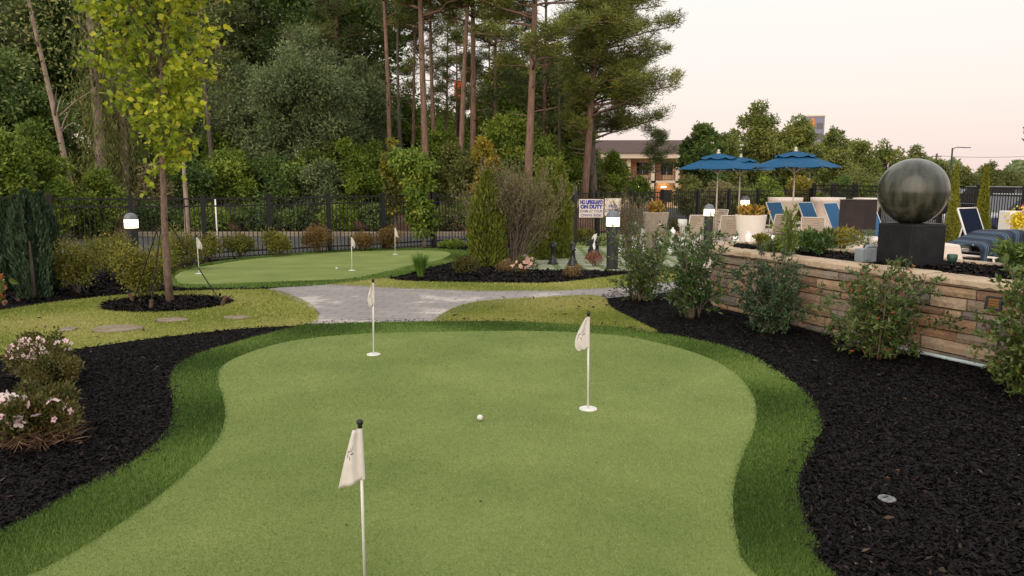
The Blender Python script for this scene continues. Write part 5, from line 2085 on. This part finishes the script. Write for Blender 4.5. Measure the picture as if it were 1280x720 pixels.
for a in ((691, 331, 28, 'rook', False, 'broad black chess rook under the twiggy shrub'), (716, 333, 31, 'queen', False, 'black chess queen left of the dark bollard'),
          (738, 324, 28, 'knight', False, 'black chess knight just left of the dark bollard'), (746, 322, 24, 'bishop', False, 'black chess bishop half behind the dark bollard'),
          (787, 326, 30, 'king', False, 'black chess king behind the left shrub of the right bed'), (822, 335, 33, 'bishop', False, 'black chess bishop right of the leafy shrub'),
          (798, 330, 26, 'pawn', False, 'black chess pawn hidden among shrub leaves'),
          (743, 312, 16, 'knight', True, 'white chess piece peeking over the black knight'), (769, 315, 24, 'pawn', True, 'white chess pawn just right of the dark bollard'),
          (776, 316, 17, 'rook', True, 'small white chess rook right of the dark bollard'), (792, 312, 28, 'bishop', True, 'white chess bishop seen through the left shrub'),
          (801, 316, 24, 'queen', True, 'white chess queen seen through the left shrub'), (821, 311, 26, 'queen', True, 'white chess queen showing above the left shrub'),
          (840, 318, 26, 'bishop', True, 'whole white chess bishop between the two leafy shrubs'), (852, 308, 26, 'rook', True, 'white chess rook with notched top above the right shrub'),
          (872, 311, 28, 'knight', True, 'white chess knight seen through the tall leggy shrub'), (864, 314, 20, 'pawn', True, 'white chess pawn seen through the tall leggy shrub'),
          (899, 308, 22, 'king', True, 'white chess king at the wall end')):
    chess(*a)
for a in ((919, 303, 11, 'pawn', True, 'small white chess pawn top showing over the wall, left of the planter', 17.4), (935, 304, 17, 'bishop', True, 'white chess bishop before the white tapered planter', 17.3),
          (962, 304, 12, 'rook', True, 'white chess rook right of the white tapered planter', 17.4), (971, 304, 12, 'knight', True, 'white chess knight lying low right of the white planter', 17.6)):
    x_, y_ = xat(a[0], a[6], 300), a[6]
    px_, py_, hp_, kd_, wh_, lb_, Y_ = a
    # they stand on the patio behind the planter, so their feet are hidden
    zt = atY(px_, py_ - hp_, Y_)[1]
    chess(px_, py_, (zt - pz(x_, Y_)) * F / Y_ / 1.28, kd_, wh_, lb_, Y_)

# ================================================================== patio furniture
m_frame = mat('pale_frame', (.55, .49, .42), .45, .4, .06)
m_sling = mat('beige_sling', (.42, .35, .28), .8, .2, .08, 40, .2, 300)
m_wframe = mat('white_frame', (.66, .62, .58), .4, .4, .05)
m_bsling = mat('blue_sling', (.035, .12, .25), .75, .2, .12, 20, .2, 200)
m_nsling = mat('navy_sling', (.008, .014, .032), .9, .08, .15, 20, .2, 200)
m_umb = mat('blue_canvas', (.007, .072, .165), .75, .2, .08, 5, .15, 120)
m_planter = mat('pale_planter', (.74, .69, .63), .7, .3, .05, 4, .15, 60)
m_bowl = mat('white_bowl', (.66, .58, .52), .55, .3, .05, 4)


def make_chair():
    t = thing('patio_chair', (0, 0, 0), 'x', 'chair', 'pale sling chairs on the patio')
    f = MB()
    for sx in (-.27, .27):
        f.tube([(sx, -.26, 0), (sx, -.25, .62), (sx, -.2, .645), (sx, .2, .645)], .016, 6)
        f.tube([(sx, .30, 0), (sx, .2, .42), (sx, .33, .95)], .016, 6)
        f.tube([(sx, -.25, .42), (sx, .2, .42)], .014, 6)
    f.tube([(-.27, .33, .95), (.27, .33, .95)], .016, 6)
    f.tube([(-.27, -.25, .42), (.27, -.25, .42)], .014, 6)
    f.build('frame', m_frame, t, True)
    MB().box((0, -.02, .42), (.51, .46, .012)).build('seat', m_sling, t)
    b = MB()
    for k in range(8):
        z0 = .44 + k * .062
        b.hexa([(-.255, .205 + .13 * (z0 - .42) / .53, z0), (.255, .205 + .13 * (z0 - .42) / .53, z0), (.255, .217 + .13 * (z0 - .42) / .53, z0), (-.255, .217 + .13 * (z0 - .42) / .53, z0)],
               [(-.255, .205 + .13 * (z0 - .36) / .53, z0 + .056), (.255, .205 + .13 * (z0 - .36) / .53, z0 + .056), (.255, .217 + .13 * (z0 - .36) / .53, z0 + .056), (-.255, .217 + .13 * (z0 - .36) / .53, z0 + .056)])
    b.build('backrest', m_sling, t)
    return t


ch0 = make_chair()
first = True
for px, Y, rz, lab in ((868, 20.0, 190, 'pale patio chair left of the lit lamp by the white planter'), (903, 21.5, 20, 'pale patio chair behind the left umbrella pole'),
                       (911, 19.8, 175, 'pale chair, its slatted back toward us, left of the white tapered planter'), (967, 20.5, 205, 'pale chair just right of the white tapered planter'),
                       (981, 22.0, 80, 'pale chair at the far side of the table under the right umbrella'), (1018, 18.8, 150, 'pale chair with arms right of the tall thin planter plant'),
                       (892, 23.2, -60, 'small far pale chair between the umbrella poles')):
    loc = (xat(px, Y, 280), Y, pz(xat(px, Y, 280), Y))
    if first:
        ch0.location, ch0.rotation_euler, first = loc, (0, 0, R(rz)), False
        ch0['label'] = lab
    else:
        copy_thing(ch0, loc, R(rz), lab)


def table(px, Y, label, r=.5):
    x = xat(px, Y, 280)
    t = thing('patio_table', (x, Y, pz(x, Y)), label, 'table', 'round patio tables')
    MB().lathe([(r, .70), (r, .725), (r * .97, .73)], 28).build('tabletop', m_frame, t)
    for k in range(4):
        a = k * 1.571 + .4
        MB().tube([(math.cos(a) * r * .75, math.sin(a) * r * .75, 0), (math.cos(a) * r * .5, math.sin(a) * r * .5, .70)], .018, 6).build('leg', m_frame, t)


table(896, 22.2, 'round pale table at the left umbrella pole')
table(992, 20.6, 'round pale table at the right umbrella pole')


def umbrella(px, Y, top_py, edge_py, half, label, rz=.2, n=8):
    x = xat(px, Y, 220)
    zp = pz(x, Y)
    zt = atY(px, top_py, Y)[1] - zp
    ze = atY(px, edge_py, Y)[1] - zp
    r = half * Y / F
    t = thing('patio_umbrella', (x, Y, zp), label, 'umbrella', 'blue umbrellas on the patio', rz)
    MB().lathe([(.28, 0), (.28, .05), (.06, .07), (.05, .3)], 20).build('base', m_frame, t)
    MB().tube([(0, 0, .05), (0, 0, zt - .04)], .022, 8).build('pole', m_frame, t, True)
    MB().lathe([(.015, zt - .08), (.05, zt - .05), (.05, zt - .01), (.025, zt), (.045, zt + .035), (.03, zt + .06), (.005, zt + .075)], 12).build('finial', m_frame, t, True)
    c = MB()
    hh = zt - ze - .06

    def cano(r0, r1, z0, z1, sag, drop):
        nu, nv = n * 8, 6

        def fn(u, v):
            a = u * 2 * math.pi
            w = abs(math.sin(a * n / 2))
            rr = r0 + (r1 - r0) * v
            k = 1 - (1 - math.cos(math.pi / n)) * w
            z = z0 + (z1 - z0) * v ** 1.12 + sag * w * v * (1 - .3 * v)
            return (math.cos(a) * rr * k, math.sin(a) * rr * k, z - (drop if v > .99 else 0))
        return fn
    c.grid(cano(.12, r, zt - .14 * hh - .05, ze + .02, -.035, 0), n * 8, 6)
    cn = c.build('canopy', m_umb, t, False, solid=.006)
    MB().grid(cano(.03, r * .46, zt - .045, zt + .015 - .42 * hh, -.07, .0), n * 8, 4).build('vent_tier', m_umb, cn, False, solid=.006)
    for k in range(n):
        a = k * 2 * math.pi / n
        rb = MB().tube([(math.cos(a) * .05, math.sin(a) * .05, zt - .12 * hh - .09), (math.cos(a) * r * .98, math.sin(a) * r * .98, ze - .005)], .009, 5)
        rb.tube([(math.cos(a) * .03, math.sin(a) * .03, ze - .12), (math.cos(a) * r * .42, math.sin(a) * r * .42, ze + .52 * hh - .03)], .009, 5)
        rb.build('rib', m_frame, t)
    return t


umbrella(897, 21.0, 190, 212, 50, 'left blue patio umbrella with its pole behind the lit lamp', .1)
umbrella(925, 25.5, 195, 213, 42, 'blue patio umbrella furthest back, partly hidden between two others', .3)
umbrella(993, 20.0, 187, 210, 54, 'right blue patio umbrella, largest of the three', .25)

# tapered white planter with croton
def planter(px, Y, top_py, half, label, m, tap=.72, name='tapered_planter', z=None, lip=.03):
    x = xat(px, Y, 285)
    zp = pz(x, Y) if z is None else z
    h = atY(px, top_py, Y)[1] - zp
    r = half * Y / F
    t = thing(name, (x, Y, zp), label, 'planter')
    MB().lathe([(r * tap, 0), (r * .985, h - lip), (r, h - lip * .5), (r, h), (r * .9, h), (r * .88, h - .06), (.01, h - .06)], 36).build('pot', m, t, True).modifiers.new('e', 'EDGE_SPLIT').split_angle = R(40)
    return t, h, r


t, h, r = planter(938, 18.3, 268.5, 19, 'tall white tapered planter with yellow leaved croton on the patio edge', m_planter)
n = 420
P_ = np.stack([rng.normal(size=n) * r * .3, rng.normal(size=n) * r * .3, h - .05 + .22 * rng.random(n)], 1)
leaves('croton', P_, rvec(n) * .7 + np.array([0, 0, .8]), .14, .05, f_croton, t, rng.random(n))
# stone like tapered planter near the chess court
x, Y = xat(819, 21.0, 290), 21.0
t = thing('stone_planter', (x, Y, g(x, Y)), 'big square tapered stone coloured planter behind the chess pieces', 'planter', rz=R(25))
h = atY(819, 265, Y)[1] - g(x, Y)
r = 15 * Y / F * .8
m_splant = mat('stone_planter', (.36, .30, .24), .85, .2, .15, 5, .4, 50)
MB().hexa([(-r * .62, -r * .62, 0), (r * .62, -r * .62, 0), (r * .62, r * .62, 0), (-r * .62, r * .62, 0)], [(-r, -r, h), (r, -r, h), (r, r, h), (-r, r, h)]).build('pot', m_splant, t, bevel=.02)
n = 420
P_ = np.stack([rng.normal(size=n) * r * .3, rng.normal(size=n) * r * .3, h - .05 + .25 * rng.random(n)], 1)
leaves('croton', P_, rvec(n) * .7 + np.array([0, 0, .8]), .16, .05, f_croton, t, rng.random(n))


def bowl(px, Y, top_py, half, label):
    x = xat(px, Y, 260)
    zp = pz(x, Y)
    h = atY(px, top_py, Y)[1] - zp
    r = half * Y / F
    t = thing('white_bowl_planter', (x, Y, zp), label, 'planter', 'wide white bowl planters behind the loungers')
    MB().lathe([(r * .34, 0), (r * .36, h * .1), (r * .62, h * .45), (r * .86, h * .86), (r * 1.0, h * .9), (r * 1.02, h), (r * .9, h), (r * .86, h - .06), (.01, h - .06)], 36).build('bowl', m_bowl, t, True)


bowl(981, 25.0, 247, 20.5, 'white bowl planter behind the right umbrella pole')
bowl(1034, 25.0, 247, 20, 'middle white bowl planter, left of the dark box')
bowl(1084, 25.0, 247.5, 17, 'white bowl planter above the dark brown box')


def lounger(px, Y, rz, label, fm, sm, back=.75, ang=62, w=.66, name='sun_lounger', grp='blue sling sun loungers'):
    x = xat(px, Y, 285)
    t = thing(name, (x, Y, pz(x, Y)), label, 'sun lounger', grp, R(rz))
    ca, sa = math.cos(R(ang)), math.sin(R(ang))
    f = MB()
    for sy in (-w / 2, w / 2):
        f.tube([(-.35, sy, .36), (1.35, sy, .36)], .018, 6)
        f.tube([(0, sy, .36), (-back * ca, sy, .36 + back * sa)], .018, 6)
        f.tube([(-.3, sy, .36), (-.34, sy, 0)], .018, 6)
        f.tube([(1.2, sy, .36), (1.26, sy, 0)], .018, 6)
        f.tube([(-.3, sy, .36), (-back * .6 * ca, sy, .36 + back * .6 * sa)], .012, 6)
    f.tube([(-back * ca, -w / 2, .36 + back * sa), (-back * ca, w / 2, .36 + back * sa)], .018, 6)
    f.tube([(1.35, -w / 2, .36), (1.35, w / 2, .36)], .018, 6)
    f.tube([(-.35, -w / 2, .36), (-.35, w / 2, .36)], .018, 6)
    f.build('frame', fm, t, True)
    W2 = w / 2 - .02
    s = MB().box((.68, 0, .365), (1.32, W2 * 2, .012))
    s.build('seat_sling', sm, t)
    b = MB().hexa([(0, -W2, .37), (0, W2, .37), (.012, W2, .376), (.012, -W2, .376)],
                  [(-back * ca, -W2, .36 + back * sa), (-back * ca, W2, .36 + back * sa), (-back * ca + .012, W2, .366 + back * sa), (-back * ca + .012, -W2, .366 + back * sa)])
    b.build('back_sling', sm, t)
    return t


lounger(981, 20.9, -56, 'blue sling lounger under the right umbrella, leftmost of its row', m_wframe, m_bsling, .98, 64)
lounger(1021, 20.7, -56, 'blue sling lounger in front of the middle white bowl', m_wframe, m_bsling, .98, 64)
lounger(1053, 20.2, -56, 'blue sling lounger just left of the dark box', m_wframe, m_bsling, .98, 64)
lounger(1100, 19.5, -56, 'blue sling lounger half hidden behind the stone ball', m_wframe, m_bsling, .98, 64)
lounger(1228, 13.9, -62, 'navy sling lounger with pale frame, back raised, in front of the golden arborvitae', m_wframe, m_nsling, .86, 68, .60)
lounger(1172, 14.0, -62, 'navy lounger mostly hidden behind the black pedestal', m_wframe, m_nsling, .60, 55, .52)

# dark box by the loungers
x, Y = xat(1072, 17.5, 270), 17.5
m_box = mat('dark_brown_box', (.022, .016, .016), .6, .3, .2, 4, col2=(.034, .024, .022))
t = thing('dark_box', (x, Y, pz(x, Y)), 'dark brown tall box on the patio left of the stone ball', 'box', rz=R(38))
h = atY(1072, 250, Y)[1] - pz(x, Y)
MB().box((0, 0, h / 2), (.60, .60, h)).build('body', m_box, t, bevel=.01)
MB().box((0, 0, h + .002), (.62, .62, .02)).build('lid', m_box, t, bevel=.004)

# ------------------------------------------------------------------ white daybeds with striped cushions
def stripe_mat():
    m, nt, out = new_mat('striped_canvas')
    b = nt.nodes.new('ShaderNodeBsdfPrincipled')
    tc = nt.nodes.new('ShaderNodeTexCoord')
    sp = nt.nodes.new('ShaderNodeSeparateXYZ')
    nt.links.new(tc.outputs['Object'], sp.inputs[0])
    mt = nt.nodes.new('ShaderNodeMath')
    mt.operation = 'MULTIPLY'
    mt.inputs[1].default_value = 1 / .17
    nt.links.new(sp.outputs['X'], mt.inputs[0])
    fr = nt.nodes.new('ShaderNodeMath')
    fr.operation = 'FRACT'
    nt.links.new(mt.outputs[0], fr.inputs[0])
    nv, bl_, lt, wh = (.007, .012, .03), (.014, .04, .08), (.045, .10, .15), (.2, .23, .26)
    rp = ramp(nt, [nv, bl_, lt, nv, wh, nv, bl_, nv], True)
    for e, p in zip(rp.color_ramp.elements, (0, .22, .36, .48, .60, .64, .8, .9)):
        e.position = p
    nt.links.new(fr.outputs[0], rp.inputs['Fac'])
    nt.links.new(rp.outputs['Color'], b.inputs['Base Color'])
    b.inputs['Roughness'].default_value = .85
    nt.links.new(b.outputs[0], out.inputs['Surface'])
    return m


m_stripe = stripe_mat()
DY = 11.6
DZ = PZ + .0


def daybed(x0, x1, Y, zb, zt, label, cush, base_m):
    t = thing('daybed', (x0, Y, zb), label, 'daybed')
    w = x1 - x0
    h = zt - zb
    MB().extr([(0, 0, 0), (w + .16, 0, 0), (w, 0, h), (0, 0, h)], (0, 0, 0), (0, .8, 0)).build('base', base_m, t, bevel=.02)
    if cush:
        q = MB()
        seat = [(.05, 0, h + .005), (w - .35, 0, h + .005), (w - .3, 0, h + .06), (w - .32, 0, h + .15), (.05, 0, h + .15)]
        q.extr(seat, (0, .04, 0), (0, .76, 0))
        q.build('seat_cushion', m_stripe, t, bevel=.04, seg=3)
    return t


# the near daybed reaches from behind the pedestal to the right edge
x1 = xat(1200, 12.0, 312)
zt_, zb_ = atY(1190, 306, 12.0)[1], pz(x1, 12.0)
daybed(xat(1120, 12.0, 312), x1, 12.0, zb_, zt_, 'white daybed with navy and blue striped cushions behind the planter', True, m_bowl)
x1 = xat(1118, 13.4, 305)
daybed(xat(1069, 13.4, 305), x1, 13.4, pz(x1, 13.4), atY(1085, 299, 13.4)[1], 'white daybed end left of the black pedestal', False, m_bowl)
# second cushion, a wave that rises towards the right edge
x, Y = xat(1272, 13.0, 300), 13.0
t = thing('striped_lounge', (x, Y, pz(x, Y)), 'curved lounge with navy striped cushion rising at the right photo edge', 'daybed')
hz = atY(1255, 288, Y)[1] - pz(x, Y)


def wave(u, v):
    xx = -.85 + 1.9 * u
    top = hz * (.66 + .34 * math.sin(min(1, u / .42) * 1.571) ** 2) - .06 * math.sin(max(0, u - .42) * 5)
    lean = .25 * (1 - u)
    s = v * 3.0
    if s < 1:
        y, zz = -.10 + .02 * math.sin(s * 3.1), .05 + (top - .12) * s
    elif s < 1.6:
        a = (s - 1) / .6 * 1.571
        y, zz = .06 - .16 * math.cos(a), top - .07 + .07 * math.sin(a)
    else:
        y, zz = .06 + (s - 1.6) * .6, top - .04 * (s - 1.6)
    return (xx + lean * (1 - v) * .9, y, zz)


MB().grid(wave, 40, 30).build('cushion', m_stripe, t, True, solid=.03)
MB().box((.1, .42, .12), (1.7, .8, .22)).build('base', m_bowl, t, bevel=.03)

# flower box at the right edge
x, Y = xat(1270, 14.6, 270), 14.6
t = thing('flower_planter', (x, Y, pz(x, Y)), 'white square planter with yellow and magenta flowers at the right edge', 'planter')
h = atY(1266, 264, Y)[1] - pz(x, Y)
MB().box((0, .1, h / 2), (.34, .34, h)).build('pot', m_white, t, bevel=.015)
n = 700
P_ = np.stack([rng.normal(size=n) * .085 - .03, rng.normal(size=n) * .08 - .12, h - .17 + rng.normal(size=n) * .085], 1)
leaves('yellow_flowers', P_, rvec(n), .05, .04, f_yflower, t, rng.random(n))['kind'] = 'stuff'
P_ = np.stack([rng.normal(size=n) * .07 + .22, rng.normal(size=n) * .08 - .1, h - .04 + rng.normal(size=n) * .11], 1)
leaves('magenta_flowers', P_, rvec(n), .05, .04, f_mag, t, rng.random(n))['kind'] = 'stuff'

# ================================================================== motel beyond the trees
MY = 80.0
m_peach = mat('peach_stucco', (.80, .55, .36), .85, .2, .04, 2)
m_cream = mat('cream_trim', (.74, .60, .46), .7, .3, .04)
m_roof = mat('brown_roof', (.10, .07, .065), .85, .2, .2, 6)
m_door = mat('brown_door', (.42, .20, .11), .6, .3, .1)
m_porch = emit('porch_glow', (1, .66, .38), 16)
m_glass = mat('dark_glass', (.03, .03, .035), .12, .6, .1)
mx0, mx1 = xat(690, MY, 210), xat(882, MY, 210)
zg = -1.42
zs = atY(800, 226, MY)[1]
ze_ = atY(800, 195, MY)[1]
t = thing('motel', ((mx0 + mx1) / 2, MY, 0), 'two storey peach motel with balconies glowing behind the spreading pine', 'building')
mw = mx1 - mx0
MB().box((0, 2.6, (zg + ze_) / 2), (mw, 2.0, ze_ - zg)).build('wall', m_peach, t)
MB().extr([(0, -.6, ze_ + .3), (0, 4.4, ze_ + .3), (0, 1.9, ze_ + 1.75)], (-mw / 2 - .5, 0, 0), (mw / 2 + .5, 0, 0)).build('roof', m_roof, t)
MB().box((0, 1.6, ze_ + .02), (mw + .4, 4.0, .55)).build('eave', m_cream, t)
MB().box((0, .9, zs - .12), (mw, 1.38, .24)).build('balcony_floor', m_cream, t)
nb = 6
for i in range(nb + 1):
    xx = -mw / 2 + .3 + (mw - .6) * i / nb
    MB().box((xx, .42, (zg + ze_) / 2 - .13), (.42, .42, ze_ - zg - .3)).build('column', m_cream, t)
for i in range(nb):
    xa, xb = -mw / 2 + .3 + (mw - .6) * i / nb, -mw / 2 + .3 + (mw - .6) * (i + 1) / nb
    r_ = MB()
    for zz in (zs + .95, zs + .1):
        r_.box(((xa + xb) / 2, .3, zz), (xb - xa - .4, .05, .05))
    for k in range(14):
        r_.box((xa + .3 + (xb - xa - .6) * k / 13, .3, zs + .5), (.035, .035, .88))
    r_.build('railing', m_dark, t)
    for z0 in (zg, zs):
        MB().box(((xa + xb) / 2, .95, z0 + (2.3 if z0 == zg else 2.55)), (.5, .3, .06)).build('porch_lamp', m_porch, t)
        d_ = MB().box((xa + (xb - xa) * .32, 1.57, z0 + 1.05), (.95, .08, 2.1)).build('door', m_door, t)
        MB().box((xa + (xb - xa) * .32 + .36, 1.51, z0 + 1.0), (.08, .05, .14)).build('handle', m_dark, d_)
        w_ = MB().box((xa + (xb - xa) * .66, 1.57, z0 + 1.3), (1.3, .08, 1.3)).build('window', m_glass, t)
        MB().box((xa + (xb - xa) * .66, 1.52, z0 + 1.3), (.06, .05, 1.3)).build('mullion', m_cream, w_)

# ------------------------------------------------------------------ blue grey tower with an orange sign, seen over the trees
TY = 120.0
m_tower = mat('tower_panels', (.20, .20, .27), .5, .4, .1, 1)
x0, x1 = xat(1008, TY, 150), xat(1030, TY, 150)
zt = atY(1018, 145.5, TY)[1]
t = thing('tower_building', ((x0 + x1) / 2, TY, 0), 'blue grey building top with an orange sign above the right trees', 'building', rz=R(-15))
MB().box((0, 1.5, zt / 2 - .7), (x1 - x0, 3.0, zt + 1.4)).build('wall', m_tower, t)
MB().box((0, 1.5, zt + .1), (x1 - x0 + .15, 3.15, .2)).build('parapet', m_cream, t)
m_osign = emit('orange_sign', (1, .32, .05), .9)
e = MB()
for k, (dx, dz, w, h) in enumerate(((0, .0, .4, .5), (.1, -.42, .5, .42), (-.05, -.86, .36, .5), (.12, -1.2, .26, .3))):
    e.box((-.35 + dx, -.03 - .012 * k, zt - .55 + dz), (w, .04, h), M=Matrix.Rotation(.3 * (k - 1), 3, 'Y'))
e.build('orange_sign', m_osign, t)
wd_ = MB()
for k in range(6):
    wd_.box((.7, -.02, zt - 1.5 - k * 1.6), (.9, .06, .9))
wd_.build('window_strip', m_glass, t)

# red orange road sign glimpsed through the pines
SY_ = 58.0
x = xat(573, SY_, 110)
zc = atY(573, 112, SY_)[1]
t = thing('road_sign', (x, SY_, 0), 'red orange lit road sign glimpsed between the pine trunks', 'sign')
MB().tube([(0, .12, -1.4), (0, .12, zc)], .12, 8).build('pole', m_dark, t)
MB().box((0, 0, zc), (.62, .2, 1.15)).build('panel', emit('red_sign_glow', (1, .10, .035), .95), t, bevel=.05)

# street lamp
LY = 88.0
x = xat(1190, LY, 190)
zt = atY(1190, 185, LY)[1]
t = thing('street_lamp', (x, LY, 0), 'street lamp with one arm pointing right against the sky', 'street lamp')
MB().tube([(0, 0, -1.4), (0, 0, zt)], [.13, .09], 8).build('pole', m_dark, t)
MB().tube([(0, 0, zt - .1), (.5, 0, zt + .08), (1.5, 0, zt + .05)], .05, 6).build('arm', m_dark, t)
MB().box((1.75, 0, zt + .04), (.7, .26, .1)).build('lamp_head', m_dome, t, bevel=.03)
# utility poles and wire
poles = []
for px, Y, tp, lab in ((1171, 84, 192, 'thin utility pole left of the street lamp'), (1420, 92, 176, 'utility pole beyond the right photo edge')):
    x = xat(px, Y, 190)
    zt = atY(px, tp, Y)[1]
    t = thing('utility_pole', (x, Y, 0), lab, 'utility pole')
    MB().tube([(0, 0, -1.4), (0, 0, zt)], .1, 6).build('pole', k_grey, t)
    MB().box((0, 0, zt - .3), (1.1, .1, .1)).build('crossarm', k_grey, t)
    poles.append((x, Y, zt - .25))
a_, b_ = Vector(poles[0]), Vector(poles[1])
tag(MB().tube([a_.lerp(b_, s) - Vector((0, 0, 3.0 * s * (1 - s))) for s in np.linspace(0, 1, 16)], .02, 4).build('overhead_wire', m_dark), 'overhead wire sagging between the utility poles at right', 'wire')

# ------------------------------------------------------------------ cars behind the right fence
m_silver = mat('silver_paint', (.42, .42, .42), .3, .5, .05, coat=.6)
m_blackp = mat('black_paint', (.010, .010, .012), .3, .5, .1, coat=.4)
m_bluep = mat('blue_paint', (.06, .09, .19), .3, .5, .1, coat=.6)
m_tyre = mat('tyre_rubber', (.015, .015, .015), .8, .2, .2)
m_rim = mat('wheel_rim', (.3, .3, .3), .35, .5, .1, metal=.6)
m_tail = mat('tail_lamp', (.45, .02, .02), .3, .5, .1)


def car(px, Y, rz, paint, label, roof=1.45, suv=False):
    x = xat(px, Y, 255)
    t = thing('parked_car', (x, Y, g(x, Y)), label, 'car', 'cars parked beyond the right fence', R(rz))
    L, Wd = 4.5, 1.78
    if suv:
        side = [(-2.2, .35), (2.2, .35), (2.25, .7), (2.15, 1.0), (1.25, 1.08), (-2.15, 1.08), (-2.25, .7)]
        cab = [(-2.1, 1.07), (1.1, 1.07), (.45, roof), (-1.9, roof)]
    else:
        side = [(-2.2, .3), (2.2, .3), (2.25, .55), (2.1, .78), (1.1, .92), (-1.5, .95), (-2.15, .9), (-2.25, .6)]
        cab = [(-1.75, .93), (1.15, .91), (.35, roof), (-1.0, roof)]
    MB().extr([(a, -Wd / 2, b) for a, b in side], (0, 0, 0), (0, Wd, 0)).build('body', paint, t, bevel=.07, seg=3)
    k = MB()
    n4 = [(a, (-Wd / 2 + .06) if b < 1.2 else (-Wd / 2 + .22), b) for a, b in cab]
    f4 = [(a, (Wd / 2 - .06) if b < 1.2 else (Wd / 2 - .22), b) for a, b in cab]
    k.add(n4 + f4, [(0, 1, 2, 3), (7, 6, 5, 4), (0, 4, 5, 1), (1, 5, 6, 2), (2, 6, 7, 3), (3, 7, 4, 0)])
    cb = k.build('cabin', m_glass, t, bevel=.03)
    MB().box(((cab[2][0] + cab[3][0]) / 2, 0, roof + .012), (abs(cab[2][0] - cab[3][0]) + .1, Wd - .42, .05)).build('roof', paint, t, bevel=.02)
    for a in (-1.38, 1.38):
        for s in (-1, 1):
            w = MB()
            w.tube([(a, s * (Wd / 2 - .2), .32), (a, s * (Wd / 2 + .01), .32)], .33, 20)
            wo = w.build('wheel', m_tyre, t)
            MB().tube([(a, s * (Wd / 2 - .0), .32), (a, s * (Wd / 2 + .02), .32)], .2, 14).build('rim', m_rim, wo)
    for s in (-1, 1):
        MB().box((-2.2, s * .68, .78), (.12, .3, .16)).build('tail_light', m_tail, t, bevel=.02)
    return t


car(1272, 24.0, 186, m_silver, 'silver car parked behind the right fence')
car(1240, 27.5, 95, m_blackp, 'black car standing behind the slim golden arborvitae', 1.65, True)
car(1330, 20.0, 100, m_bluep, 'blue car at the right photo edge behind the fence')
car(1215, 42, 175, m_silver, 'distant pale car far across the parking lot')
